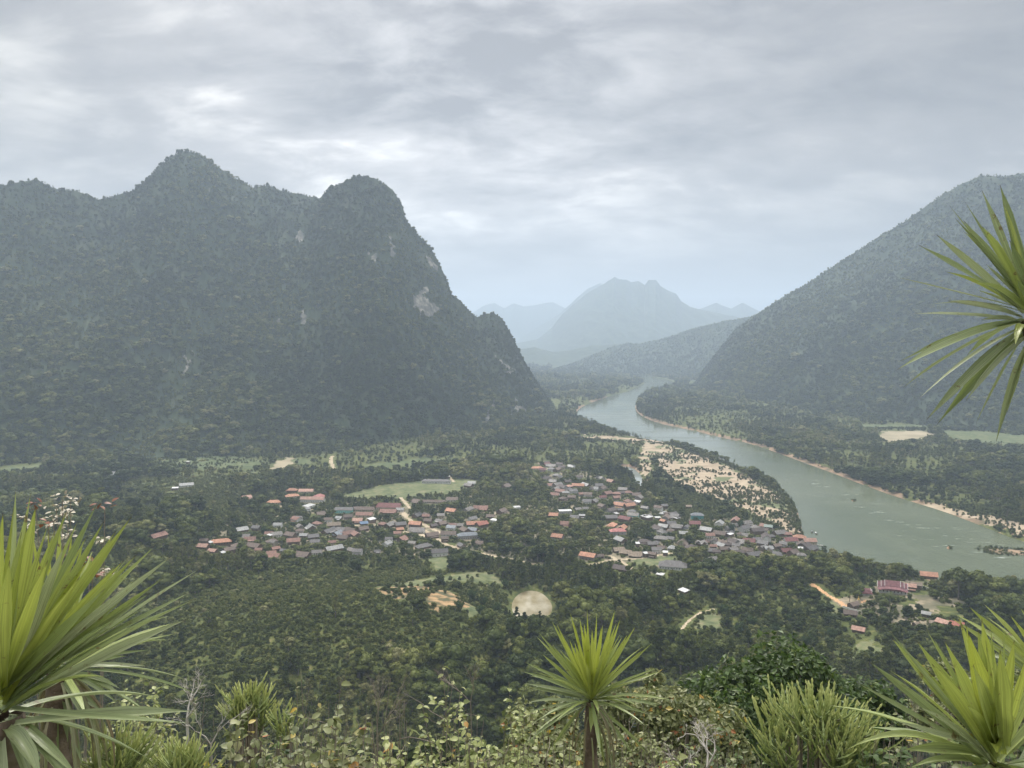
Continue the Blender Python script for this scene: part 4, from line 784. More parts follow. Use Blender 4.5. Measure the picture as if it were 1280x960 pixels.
# low scrub between the trees of the near valley and on open ground
x, y = sector(430, 1300, 4.2); c = look(x, y); c = np.where(inpoly(x, y, GRASS[0]), 9, c); ok = ((c == 0) | ((c == 1) & (fbm(x, y, 22, 3, 15) > .60) & (rng.uniform(0, 1, len(x)) < .8))) & (waterdist(x, y) > 2); x, y = x[ok], y[ok]; n = len(x)
TREES.append(np.stack([x, y, ground(x, y) - .3, np.minimum(rng.uniform(1.4, 4.6, n), np.maximum(maxheight(x, y, rng), 1.2)), np.full(n, 5), np.clip(rng.normal(.45, .15, n), 0, .9)], 1))
x, y = sector(1000, 2100, 9.0); c = look(x, y); c = np.where(inpoly(x, y, GRASS[0]), 9, c); ok = (c == 1) & (fbm(x, y, 60, 3, 15) > .47) & (waterdist(x, y) > 2); x, y = x[ok], y[ok]; n = len(x)
TREES.append(np.stack([x, y, ground(x, y) - .3, rng.uniform(1.5, 4.5, n), np.full(n, 5), np.clip(rng.normal(.30, .15, n), 0, .9)], 1))
x, y = sector(430, 1550, 3.0); ok = np.zeros(len(x), bool)
for p in OPEN: ok |= inpoly(x + (fbm(x, y, 40, 3, 7) - .5) * 90, y + (fbm(x, y, 40, 3, 8) - .5) * 120, p)
ok &= (look(x, y) == 0) & (fbm(x, y, 20, 3, 28) > .30); x, y = x[ok], y[ok]; n = len(x); hb = rng.uniform(.7, 2.6, n) * (.5 + fbm(x, y, 35, 3, 29))
TREES.append(np.stack([x, y, ground(x, y) - .2, hb, np.full(n, 5), np.clip(rng.normal(.55, .15, n) + (fbm(x, y, 60, 3, 30) - .5) * .8, .1, .9)], 1))
# sandbank scrub and its wooded outer edge, rocky islets
for p, sp, hh in ((SAND[0], 4.6, 2.8), (SAND[2], 12, 2.0), (SAND[1], 14, 3)):
    a0, b0 = p.min(0), p.max(0); n = int((b0 - a0).prod() / sp ** 2); x = rng.uniform(a0[0], b0[0], n); y = rng.uniform(a0[1], b0[1], n); ok = inpoly(x, y, p) & (waterdist(x, y) > 1) & (fbm(x, y * .6, 17, 3, 19) > .59); x, y = x[ok], y[ok]; n = len(x)
    TREES.append(np.stack([x, y, ground(x, y) - .2, rng.uniform(.35, 1.25, n) * hh, np.full(n, 5), np.clip(rng.normal(.35, .2, n), 0, .9)], 1))
edge = unp0([(828, 553), (870, 566), (915, 584), (950, 600), (980, 618), (993, 640), (1000, 664)]); 
for k in range(520):
    t = rng.uniform(0, len(edge) - 1.001); i = int(t); p = edge[i] + (edge[i + 1] - edge[i]) * (t - i) + rng.normal(0, 7, 2)
    if waterdist(p[:1], p[1:])[0] > .5: TREES.append(np.array([[p[0], p[1], gz(*p) - .3, rng.uniform(2.0, 5.5), 5, np.clip(rng.normal(.45, .15), 0, 1)]]))
# rocky islets in the rapids
def islet(pts, hgt, label_seed):
    pl = chaikin(unp0(pts), 2); c = pl.mean(0); th = np.linspace(0, 1, 9); V = []; n = len(pl)
    for t in th:
        for k, p_ in enumerate(pl): V.append((c[0] + (p_[0] - c[0]) * (1 - t), c[1] + (p_[1] - c[1]) * (1 - t), -1.9 + hgt * smooth(0, 1, t) * (.6 + .8 * float(fbm(np.array([p_[0] * (1 - t) + c[0] * t]), np.array([p_[1] * (1 - t)]), 6, 3, label_seed)[0]))))
    Q = [(i * n + k, i * n + (k + 1) % n, (i + 1) * n + (k + 1) % n, (i + 1) * n + k) for i in range(8) for k in range(n)]
    link('rock_island', np_mesh('rock_island', V, Q, True), MAT['bank'], kind='structure'); a0, b0 = pl.min(0), pl.max(0); m = int((b0 - a0).prod() / 9) + 3; x = rng.uniform(a0[0], b0[0], m); y = rng.uniform(a0[1], b0[1], m); ok = inpoly(x, y, pl) & (rng.uniform(0, 1, m) < .7); x, y = x[ok], y[ok]; m = len(x)
    if m: TREES.append(np.stack([x, y, np.full(m, -1.2), rng.uniform(1.0, 2.6, m), np.full(m, 5), np.clip(rng.normal(.4, .15, m), 0, .8)], 1))
islet([(1212, 684), (1230, 681), (1260, 683), (1300, 688), (1300, 696), (1262, 694), (1232, 691)], 2.2, 1); islet([(1180, 683), (1186, 681), (1192, 684), (1186, 687)], 2.4, 2); islet([(1062, 624), (1067, 623), (1071, 625), (1066, 627)], 2.4, 3)
T = np.concatenate(TREES)
# forest on the mountains
def clothe(m, spacing, hlo, hhi, pale, dark=0.0):
    X, Y, Zm, t = m['X'], m['Y'], m['Z'], m['t']; sel = (t[:-1, :-1] < 1.12) & (t[:-1, :-1] > -.1) & ~m['rock'][:-1, :-1]
    Pm = np.stack([X, Y, Zm], -1); d1 = Pm[1:, :-1] - Pm[:-1, :-1]; d2 = Pm[:-1, 1:] - Pm[:-1, :-1]; ar = np.linalg.norm(np.cross(d1, d2), axis=-1) * sel
    n = int(ar.sum() / spacing ** 2); c = rng.choice(ar.size, n, p=(ar / ar.sum()).ravel()); i, j = np.unravel_index(c, ar.shape); a, b = rng.uniform(0, 1, (2, n, 1)); q = Pm[i, j] + a * d1[i, j] + b * d2[i, j]
    tt = t[i, j]; h = rng.uniform(hlo, hhi, n) * (1 - .5 * np.clip(tt, 0, 1) ** 1.5) * (.6 + .8 * fbm(q[:, 0], q[:, 1] + q[:, 2], 90, 3, 5)) * np.clip(rng.lognormal(0, .26, n), .5, 1.6); k = rng.integers(0, 6, n)
    hu = fbm(q[:, 0], q[:, 1] + q[:, 2] * .7, 220, 4, 66); tint = np.clip(rng.normal(.30, .15, n) + dark + (hu - .5) * 1.1, 0, .85); big = rng.uniform(0, 1, n) < pale * (1.5 - tt) * (.3 + 1.4 * (hu > .5)); h = np.where(big, h * 1.35, h); k = np.where(big, rng.choice([6, 7, 0], n), k); tint = np.where(big, rng.uniform(.6, .95, n), tint)
    u, v = pix(q[:, 0], q[:, 1], q[:, 2]); gul = np.interp(v, [380, 440, 500, 570], [262, 238, 215, 165]); inw = (np.abs(u - gul) < np.interp(v, [380, 450, 570], [10, 12, 40])) & (v > 395); h = np.where(inw, h * .62, h); tint = np.where(inw, np.clip(tint + .18, 0, .8), tint)
    vis = (u > -250) & (u < 1530); return np.stack([q[:, 0], q[:, 1], q[:, 2] - h * .12, h, k, tint], 1)[vis]
MT = [clothe(m1, 9.2, 9, 17, .035), clothe(m2, 8.4, 8, 16, .035), clothe(m3, 10.0, 9, 17, .03), clothe(m4, 14, 10, 16, .0, -.15)]
print('TREES', len(T), [len(a) for a in MT])

# the individual trees: the ones that show largest
u, v = pix(T[:, 0], T[:, 1], T[:, 2] + T[:, 3]); r = np.hypot(T[:, 0], T[:, 1]); big = T[:, 3] / r
score = np.where((u > 10) & (u < 1270) & (v > 640) & (v < 930) & (r > 400) & (T[:, 3] > 6), big, 0); order = np.argsort(-score); pick = order[:270]; pick = pick[score[pick] > 0]
rest = np.ones(len(T), bool); rest[pick] = False
TN = lambda t, k: ('pale ' if t > .62 else 'olive green ' if t > .42 else 'mid green ' if t > .22 else 'dark green ') + ('spreading open crowned tree' if k >= 6 else 'narrow tall tree' if k in (3, 4) else 'round crowned tree' if k != 5 else 'bushy low branched tree')
protos = {}
def put_tree(x, y, z, h, k, tint, rz, label=None, name='broadleaf_tree', group='broadleaf trees of the lower valley'):
    k = int(k); s = h / VH[k]; root = thing(name, label or '', 'tree', (x, y, z), rz, group); root.scale = (s * 1.05, s * 1.05, s)
    c = link('crown', VAR[k][0], None, root); c['tint'] = float(tint); link('trunk', VAR[k][1], None, root)
    if not label: uu, vv = pix(x, y, z + h * .6); place_label(root, TN(tint, k), float(uu), float(vv))
    return root
for q in T[pick]: put_tree(*q[:4], int(q[4]), q[5], random.uniform(0, 6.28))
seen = {}
SRC = [[o for o in COL.objects if o.data is VAR[k][0]] for k in range(8)]
for k in range(8):
    if not SRC[k]:
        x, y = unp0([(620 + k * 22, 800)])[0]; put_tree(x, y, gz(x, y), 9, k, .3, 0); SRC[k] = [o for o in COL.objects if o.data is VAR[k][0]]

def scatter(name, A, trunks=True, mat=None):
    me = np_mesh(name, A[:, :3], np.zeros((0, 3), int)) if False else bpy.data.meshes.new(name)
    me.vertices.add(len(A)); me.vertices.foreach_set('co', A[:, :3].astype(np.float32).ravel()); me.update()
    k = A[:, 4].astype(int); s = A[:, 3] / np.array(VH)[k]; n = len(A)
    add_attr(me, 'idx', k, 'INT'); add_attr(me, 'tint', A[:, 5]); add_attr(me, 'rot', np.stack([rng.normal(0, .06, n), rng.normal(0, .06, n), rng.uniform(0, 6.28, n)], 1), 'FLOAT_VECTOR')
    w = rng.uniform(.9, 1.3, n) * np.where(A[:, 3] < 3, 1.8, np.where(A[:, 3] < 6, 1.4, 1.0)); add_attr(me, 'scl', np.stack([s * w, s * w, s], 1), 'FLOAT_VECTOR')
    o = link(name, me, MAT['tree'], kind='stuff'); ng = bpy.data.node_groups.new(name, 'GeometryNodeTree'); ng.interface.new_socket('Geometry', in_out='INPUT', socket_type='NodeSocketGeometry'); ng.interface.new_socket('Geometry', in_out='OUTPUT', socket_type='NodeSocketGeometry')
    N = ng.nodes; L = ng.links; gi = N.new('NodeGroupInput'); go = N.new('NodeGroupOutput'); ip = N.new('GeometryNodeInstanceOnPoints'); L.new(gi.outputs[0], ip.inputs['Points'])
    gt = N.new('GeometryNodeGeometryToInstance')
    for kk in reversed(range(8)):
        oi = N.new('GeometryNodeObjectInfo'); oi.transform_space = 'ORIGINAL'; oi.inputs['Object'].default_value = SRC[kk][0]; src = oi.outputs['Geometry']
        if trunks:
            tr = next(c for c in SRC[kk][0].parent.children if c.name.startswith('trunk')); o2 = N.new('GeometryNodeObjectInfo'); o2.inputs['Object'].default_value = tr; jn = N.new('GeometryNodeJoinGeometry'); L.new(o2.outputs['Geometry'], jn.inputs[0]); L.new(src, jn.inputs[0]); src = jn.outputs[0]
        g1 = N.new('GeometryNodeGeometryToInstance'); L.new(src, g1.inputs[0]); L.new(g1.outputs[0], gt.inputs[0]) if False else None
        if kk == 7: jall = N.new('GeometryNodeJoinGeometry')
        L.new(g1.outputs[0], jall.inputs[0])
    L.new(jall.outputs[0], ip.inputs['Instance']); ip.inputs['Pick Instance'].default_value = True
    def na(nm, dt):
        q = N.new('GeometryNodeInputNamedAttribute'); q.data_type = dt; q.inputs[0].default_value = nm; return q.outputs[0]
    L.new(na('idx', 'INT'), ip.inputs['Instance Index']); L.new(na('rot', 'FLOAT_VECTOR'), ip.inputs['Rotation']); L.new(na('scl', 'FLOAT_VECTOR'), ip.inputs['Scale']); L.new(ip.outputs[0], go.inputs[0])
    md = o.modifiers.new('scatter', 'NODES'); md.node_group = ng; return o
scatter('valley_forest', T[rest]); scatter('mountain_forest', np.concatenate(MT), False)
# bamboo and palms
def put_pair(pair, u, v, h, H0, tint, name, phrase, cat, parts, group):
    x, y = unp0([(u, v)])[0]; z = gz(x, y); te = (z - CAMZ) / math.hypot(x, y)
    _, t_ = az_tan(u, v); r = (z - CAMZ) / t_; th = math.atan2(x, y); x, y = r * math.sin(th), r * math.cos(th); z = gz(x, y)
    root = thing(name, '', cat, (x, y, z - .2), random.uniform(0, 6.28), group); s = h / H0; root.scale = (s, s, s); a = link(parts[0], pair[0], None, root); a['tint'] = tint; link(parts[1], pair[1], None, root); b = root.children
    b[1]['tint'] = .1
    place_label(root, phrase, u, v); return root
rb = random.Random(3)
for (u, v) in [(690, 742), (702, 735), (715, 750), (700, 765), (722, 770), (735, 745), (640, 795), (655, 800), (672, 808), (620, 770), (604, 762), (590, 755), (632, 735), (650, 728), (820, 775), (835, 782), (850, 760), (925, 795), (940, 785), (955, 800), (970, 792), (985, 778), (905, 770), (890, 752), (1062, 720), (1078, 728), (1092, 722), (1100, 735), (1048, 715), (870, 655), (915, 665), (925, 660), (600, 780), (575, 772), (780, 770), (760, 760), (1010, 810), (1040, 800), (330, 668), (350, 655)]:
    rr = rb.random(); put_pair(BAMB[rb.randrange(2)], u, v, rb.uniform(8, 13), 11, .2 + .7 * rr, 'bamboo_clump', ('light green' if rr > .5 else 'dark green') + ' arching bamboo clump', 'bamboo', ('foliage', 'culms'), 'bamboo clumps of the valley')
for (u, v) in [(1042, 722), (1054, 733), (1066, 741), (1075, 748), (1062, 752), (1034, 712), (1090, 712), (988, 690), (1024, 702), (1000, 700), (852, 690), (700, 668), (640, 655), (760, 700), (935, 690), (1056, 708), (1070, 712), (1112, 760), (905, 655), (470, 665), (590, 640), (560, 660)]:
    put_pair(PALM[rb.randrange(3)], u, v, rb.uniform(9, 13), 11, .3 + .2 * rb.random(), 'palm_tree', 'green feather leaved palm', 'palm', ('fronds', 'trunk'), 'palms in the village')

# ------------------------------------------------------------------ foreground plants
def leaf_mat(name, young, old, dead, stripe=1.0, transl=.25):
    m, nt, N, L, b = mat_new(name)
    at = N.new('ShaderNodeAttribute'); at.attribute_name = 'age'; al = N.new('ShaderNodeAttribute'); al.attribute_name = 'along'; ac = N.new('ShaderNodeAttribute'); ac.attribute_name = 'across'
    c = ramp(N, L, at.outputs['Fac'], [(0, young), (.5, old), (.8, (.36, .40, .23)), (.93, (.34, .36, .18)), (1, dead)])
    # long veins
    cb = N.new('ShaderNodeCombineXYZ'); mu = N.new('ShaderNodeMath'); mu.operation = 'MULTIPLY'; L.new(ac.outputs['Fac'], mu.inputs[0]); mu.inputs[1].default_value = 9
    m3 = N.new('ShaderNodeMath'); m3.operation = 'MULTIPLY'; L.new(al.outputs['Fac'], m3.inputs[0]); m3.inputs[1].default_value = 1.2
    m4 = N.new('ShaderNodeMath'); m4.operation = 'MULTIPLY'; L.new(at.outputs['Fac'], m4.inputs[0]); m4.inputs[1].default_value = 91
    L.new(mu.outputs[0], cb.inputs[0]); L.new(m3.outputs[0], cb.inputs[1]); L.new(m4.outputs[0], cb.inputs[2])
    n = N.new('ShaderNodeTexNoise'); n.inputs['Scale'].default_value = 1.0; n.inputs['Detail'].default_value = 3; L.new(cb.outputs[0], n.inputs['Vector'])
    mr = N.new('ShaderNodeMapRange'); L.new(n.outputs[0], mr.inputs[0]); mr.inputs[1].default_value = .3; mr.inputs[2].default_value = .7; mr.inputs[3].default_value = 1 - .3 * stripe; mr.inputs[4].default_value = 1 + .3 * stripe
    vm = N.new('ShaderNodeVectorMath'); vm.operation = 'SCALE'; L.new(c, vm.inputs[0]); L.new(mr.outputs[0], vm.inputs['Scale'])
    sp = noise_node(N, L, 22, 5, .7); s2 = N.new('ShaderNodeMapRange'); L.new(sp, s2.inputs[0]); s2.inputs[1].default_value = .61; s2.inputs[2].default_value = .68
    c2 = mixc(N, L, s2.outputs[0], vm.outputs[0], (.16, .12, .05))
    tp = N.new('ShaderNodeMapRange'); L.new(al.outputs['Fac'], tp.inputs[0]); tp.inputs[1].default_value = .955; tp.inputs[2].default_value = .99
    c3 = mixc(N, L, tp.outputs[0], c2, (.07, .045, .03)); L.new(c3, b.inputs['Base Color']); b.inputs['Roughness'].default_value = .32; b.inputs['Specular IOR Level'].default_value = .7
    bp = N.new('ShaderNodeBump'); bp.inputs['Distance'].default_value = .002; bp.inputs['Strength'].default_value = .7; L.new(n.outputs[0], bp.inputs['Height']); L.new(bp.outputs[0], b.inputs['Normal'])
    tr = N.new('ShaderNodeBsdfTranslucent'); L.new(c3, tr.inputs[0]); mx = N.new('ShaderNodeMixShader'); mx.inputs[0].default_value = transl
    L.new(b.outputs[0], mx.inputs[1]); L.new(tr.outputs[0], mx.inputs[2]); L.new(mx.outputs[0], N['Material Output'].inputs[0]); return m
MAT['yucca'] = leaf_mat('yucca_leaf', (.44, .49, .09), (.215, .27, .105), (.30, .25, .13))
MAT['deadleaf'] = leaf_mat('dry_yucca_leaf', (.26, .25, .15), (.25, .20, .12), (.20, .14, .09), transl=.15)
MAT['ybark'] = surf('yucca_bark', [(0, (.07, .05, .04)), (.5, (.16, .12, .09)), (1, (.28, .22, .17))], 6, .9, bump=.02, bscale=30)
MAT['wood'] = surf('dry_wood', [(0, (.16, .13, .10)), (1, (.34, .30, .25))], 8)
MAT['whitewood'] = surf('bleached_wood', [(0, (.34, .31, .27)), (1, (.58, .55, .50))], 8)

class Leaves:
    def __init__(s): s.V = []; s.Q = []; s.n = 0; s.age = []; s.al = []; s.ac = []
    def strip(s, p0, p1, p2, width, axis, age, n=12, fold=.30, twist=0.0, prof=None, seed=0):
        """long blade along a bent path; a shallow gutter across, thin but two-faced"""
        p0, p1, p2 = (np.array(p, float) for p in (p0, p1, p2)); t = np.linspace(0, 1, n + 1)[:, None]
        C = (1 - t) ** 2 * p0 + 2 * t * (1 - t) * p1 + t * t * p2; D = np.gradient(C, axis=0); D /= np.linalg.norm(D, axis=1)[:, None] + 1e-9
        axis = np.array(axis, float); side = np.cross(D, axis); side /= np.linalg.norm(side, axis=1)[:, None] + 1e-6; nr = np.cross(side, D)
        tw = twist * t; s2 = side * np.cos(tw) + nr * np.sin(tw); n2 = nr * np.cos(tw) - side * np.sin(tw)
        tt = t[:, 0]; w = width * (.55 + .45 * smooth(0, .35, tt)) * (1 - smooth(.50, 1.03, tt) ** 2.0 * .97) if prof is None else width * prof(tt)
        w = w * (1 + .05 * np.sin(tt * 17 + seed * 3)); w[-1] = width * .015
        w = w[:, None] * .5; wav = (.10 * np.sin(tt * 9 + seed))[:, None] * w
        rows = [C + s2 * w + n2 * (w * fold * 2 + wav), C + s2 * w * .5 + n2 * w * fold * .7, C, C - s2 * w * .5 + n2 * w * fold * .7, C - s2 * w + n2 * (w * fold * 2 - wav)]
        V = np.stack(rows, 1).reshape(-1, 3); Q = [(i * 5 + k, i * 5 + k + 1, i * 5 + k + 6, i * 5 + k + 5) for i in range(n) for k in range(4)]
        s.V.append(V); s.Q.append(np.array(Q) + s.n); s.n += len(V); s.age.append(np.full(len(V), age)); s.al.append(np.repeat(tt, 5)); s.ac.append(np.tile([-1, -.5, 0, .5, 1], n + 1) + seed * 3.1)
    def blade(s, c, d, nr, L, W, age, curl=.25):
        """broad leaf: pointed oval with a midrib fold"""
        d = d / (np.linalg.norm(d) + 1e-9); sd = np.cross(d, nr); sd /= np.linalg.norm(sd) + 1e-9; up = np.cross(sd, d); P_ = []
        for t, w in ((0, .06), (.25, .85), (.5, 1.0), (.78, .62), (1, .03)):
            ctr = c + d * L * t - up * L * curl * t * t; P_ += [ctr + sd * W * w * .5 + up * W * .12 * w, ctr, ctr - sd * W * w * .5 + up * W * .12 * w]
        V = np.array(P_); Q = [(i * 3 + k, i * 3 + k + 1, i * 3 + k + 4, i * 3 + k + 3) for i in range(4) for k in range(2)]
        s.V.append(V); s.Q.append(np.array(Q) + s.n); s.n += len(V); s.age.append(np.full(15, age)); s.al.append(np.repeat([0, .25, .5, .75, .9], 3)); s.ac.append(np.tile([-1, 0, 1], 5) + age * 7)
    def mesh(s, name):
        me = np_mesh(name, np.concatenate(s.V), np.concatenate(s.Q), True); add_attr(me, 'age', np.concatenate(s.age)); add_attr(me, 'along', np.concatenate(s.al)); add_attr(me, 'across', np.concatenate(s.ac)); return me
def V3(p): return np.array(p[:], float)

def rosette(name, label, cu, cv, d, tips, seed, width=.05, trunk=True, fill=26, flen=.6, trunk_r=.045, skirt=10, extra_axis=(0, 0, 1), trunk_to=None, fill_el=(-.5, 1.35), agex=0.0):
    """tips: (u, v, age[, width factor[, sag[, depth]]]) of the leaves one can follow; the rest fill the crown all round"""
    rg = random.Random(seed); base = V3(P(cu, cv, d)); L_ = Leaves(); ax = np.array(extra_axis, float)
    for i, tp in enumerate(tips):
        u, v, age = tp[:3]; wf = tp[3] if len(tp) > 3 else 1.0; sag = tp[4] if len(tp) > 4 else None; dd = tp[5] if len(tp) > 5 else None
        e0 = V3(P(u, v, d)); L0 = np.linalg.norm(e0 - base)
        if dd is None: dd = rg.uniform(-.28, .28) * L0
        e = V3(P(u, v, d + dd)); dirn = (e - base) / (np.linalg.norm(e - base) + 1e-9); L0 = np.linalg.norm(e - base)
        if sag is None: sag = .015 + .06 * (1 - abs(dirn[2]))
        mid = base + (e - base) * .5 + np.array([0, 0, sag * L0 * 1.0]); st = base + dirn * .03 + np.array([rg.uniform(-.015, .015), rg.uniform(-.015, .015), rg.uniform(-.03, .03) + .04 * dirn[2]])
        hax = ax * .6 + (np.array([0, -1., .1]) if dirn[2] > .6 else 0) + np.array([0, -.35, 0]) + np.array([rg.uniform(-.5, .5), 0, 0])
        L_.strip(st, mid, e, width * wf * rg.uniform(.85, 1.15), hax, min(1, max(0, (age + agex * (age < .6)) + rg.uniform(-.07, .07))), fold=rg.uniform(.18, .42), twist=rg.uniform(-.8, .8), seed=i)
    for i in range(fill):
        an = rg.uniform(0, 6.283); el = rg.uniform(*fill_el); ln = flen * rg.uniform(.75, 1.0); dr = np.array([math.cos(an) * math.cos(el), math.sin(an) * math.cos(el), math.sin(el)])
        e = base + dr * ln - np.array([0, 0, .12 * ln * math.cos(el)]); mid = base + dr * ln * .5 + np.array([0, 0, .06 * ln])
        hax = ax + .8 * (-dr) * (el > .8); L_.strip(base + dr * .02, mid, e, width * rg.uniform(.8, 1.1), hax, min(1, max(0, .5 - .42 * (el / 1.4) + rg.uniform(-.1, .1))), fold=rg.uniform(.2, .4), twist=rg.uniform(-.5, .5), seed=i + 50)
    gx_, gy_ = (base[0], base[1]) if trunk_to is None else (trunk_to[0], trunk_to[1]); gzv = gz(gx_, gy_)
    root = thing(name, label, 'yucca', (gx_, gy_, gzv)); off = np.array([gx_, gy_, gzv])
    def lk(nm, me, m):
        me.transform(Matrix.Translation(-Vector(off))); return link(nm, me, m, root)
    lk('leaf_crown', L_.mesh('leaf_crown'), MAT['yucca'])
    if trunk:
        n = 16; b0 = np.array([gx_, gy_, gzv - .15]); pts = [b0 + (base - b0) * (k / n) + np.array([math.sin(k * .55 + seed) * .02, math.cos(k * .4 + seed) * .02, 0]) * (1 - k / n) for k in range(n + 1)]
        rr = [trunk_r * (1.15 if k % 2 else .92) * (1.25 - .35 * k / n) for k in range(n + 1)]; a = Acc(); a.add(*tube(pts, rr, 12)); lk('trunk', a.mesh('trunk', True), MAT['ybark'])
    if skirt:
        D_ = Leaves()
        for i in range(skirt):
            an = rg.uniform(0, 6.283); ln = flen * rg.uniform(.5, .95); st = base + np.array([math.cos(an) * .05, math.sin(an) * .05, -rg.uniform(0, .25)]); out = np.array([math.cos(an), math.sin(an), 0]) * rg.uniform(.06, .18)
            D_.strip(st, st + out + np.array([0, 0, -.1]), st + out * .9 + np.array([0, 0, -ln]), width * .55, out + np.array([0, 0, .1]), rg.uniform(.2, 1), fold=.6, twist=rg.uniform(-1.5, 1.5), seed=i)
        lk('dead_leaf_skirt', D_.mesh('dead_leaf_skirt'), MAT['deadleaf'])
    return root
# centre crown on its stem
rosette('yucca', 'yucca with a round bright green crown on a single thin stem, centre foreground', 739, 876, 5.4,
    [(712, 764, .05), (734, 759, 0), (746, 763, 0), (754, 778, .05), (769, 762, .05), (771, 777, .1), (795, 782, .2), (816, 803, .3), (825, 834, .4), (827, 839, .35), (815, 870, .55), (827, 881, .55), (815, 895, .5), (808, 891, .5), (811, 945, .5, 1, .10), (791, 944, .5, 1.1, .12),
     (724, 770, 0), (689, 775, .15), (695, 778, .15), (669, 794, .3), (673, 790, .3), (677, 817, .35), (655, 827, .5), (652, 839, .5), (654, 854, .6), (661, 860, .6), (660, 878, .6), (655, 892, .65, .8), (655, 932, .5, 1.1, .10), (680, 955, .45, 1.2, .14), (738, 917, .35, 1.3, .15, -.25), (757, 962, .4, 1.2, .3, -.1),
     (711, 797, .1, .9), (730, 778, .0, 1.2, .02, -.12), (740, 785, 0, 1.4, .02, -.2), (752, 782, 0, 1.2, .02, -.15), (760, 800, .1, 1.1, .02, -.25), (718, 802, .1, 1.2, .02, -.25), (780, 800, .2, 1, .03, -.2), (700, 812, .2, 1, .03, -.2), (776, 772, .1), (785, 792, .15), (803, 812, .3), (705, 826, .6, 1.1, .05, .2), (690, 806, .35), (800, 848, .5), (776, 925, .6, .9, .1)],
    1, width=.026, fill=34, flen=.60, skirt=14)
# big crown at the left edge
rosette('yucca', 'very large close yucca crown of long stiff leaves at the left edge', 2, 893, 1.95,
    [(-8, 622, 0, 1.3), (4, 640, .0, 1.5), (17, 634, .05, 1.7, .02, -.25), (34, 655, .15, 1.5, .02, -.2), (45, 632, .1, 1.4), (39, 614, .25, 1.2), (27, 665, .3, 1.3), (84, 637, .35), (81, 681, .75, 1.1, .02, -.1), (122, 628, .4), (131, 650, .35, 1.0), (165, 645, .3, 1.1), (195, 681, .4), (172, 692, .3), (216, 694, .75, .9), (253, 709, .6, 1.0), (240, 739, .6), (246, 748, .6), (234, 774, .7), (146, 662, .25), (174, 720, .8, .9),
     (146, 705, .3), (189, 740, .7, .7), (110, 700, .15), (100, 720, .2, 1.1, .02, -.2), (60, 700, .1, 1.3, .02, -.3), (132, 735, .4, 1.1, .03, -.25), (-30, 640, .2, 1.3), (-60, 680, .3, 1.3), (12, 700, .2, 1.6, .02, -.4), (244, 889, .65, .85, .015, -.1), (240, 904, .65, .85, -.005, -.16), (52, 975, .55, 1.5, .12, -.15), (98, 972, .5, 1.0, .1, -.1), (150, 770, .5, 1, .04, -.2), (160, 742, .35, 1.0), (60, 655, .15), (98, 650, .2), (155, 700, .2), (110, 668, .3, .9), (20, 610, .4, .8, .02, .3), (70, 660, .2), (205, 722, .4, .8), (180, 760, .5)],
    2, width=.026, fill=14, flen=.55, trunk_r=.06, skirt=9, fill_el=(-.9, .7))
rosette('yucca', 'second yucca crown at left with drooping grey green leaves, behind the very large one', 72, 838, 3.0,
    [(90, 667, 0, 1.0), (60, 662, .05), (40, 665, .05), (105, 672, .1), (75, 655, .1), (118, 690, .15), (185, 742, .4, .8), (190, 812, .5, .6), (146, 808, .6), (143, 802, .65), (186, 833, .7, .5), (152, 870, .6, 1.0, .16), (148, 880, .55, .9, .18), (152, 862, .5, .9, .12), (110, 905, .5, 1.0, .16), (122, 910, .55, 1, .14), (98, 925, .6, 1, .12), (74, 950, .5, 1.1, .1), (85, 930, .6), (60, 945, .6), (128, 890, .6), (133, 760, .3), (115, 742, .3), (160, 820, .5), (148, 790, .4), (104, 960, .55, 1, .1), (90, 962, .7, 1, .1)],
    3, width=.025, fill=30, flen=.55, skirt=30)
# right crown low, the next one beyond the edge
rosette('yucca', 'yucca crown of broad upright yellow green leaves low in the right corner', 1244, 958, 2.3,
    [(1085, 826, .5, .9, .04), (1112, 789, .55, .45), (1114, 797, .25, 1.0), (1146, 801, .2, 1.1), (1157, 785, .3, .7), (1166, 796, .4, .6), (1198, 770, .1, 1.3), (1227, 773, .05, 1.4), (1238, 782, .2, .7), (1256, 776, .3, .6), (1268, 800, .1, 1.2), (1284, 818, .1, 1.3), (1290, 850, .3), (1071, 853, .6, .6, .02), (1057, 938, .35, .95, .34), (1117, 900, .75, .5), (1129, 937, .4, .9, .14), (1137, 960, .35, 1.0, .16), (1210, 790, .05, 1.5, .02, -.25),
     (1232, 800, .05, 1.7, .02, -.32), (1250, 812, .15, 1.5, .02, -.3), (1216, 830, .2, 1.3, .02, -.35), (1180, 800, .2, 1.2, .02, -.1), (1150, 884, .8, 1.0, .05, -.2), (1165, 830, .25, 1.2, .03, -.25), (1262, 850, .2, 1.2), (1300, 900, .4), (1246, 942, .1, 1.3, .3, -.18), (1222, 786, .2), (1190, 815, .15, 1.1), (1207, 780, .1, 1)],
    4, width=.031, fill=18, flen=.5, skirt=6, fill_el=(-.6, .8))
rosette('yucca', 'yucca beyond the right edge whose leaf tips reach in above the corner crown', 1330, 880, 2.9,
    [(1210, 757, .3, .8), (1187, 771, .3, .8), (1232, 800, .6, .7, .05), (1242, 815, .5), (1250, 785, .3), (1262, 768, .2), (1245, 868, .5, .9), (1252, 840, .4), (1280, 750, .1), (1240, 900, .5), (1300, 740, .1), (1350, 740, .1), (1260, 900, .5)], 5, width=.032, fill=36, flen=.5, skirt=8)
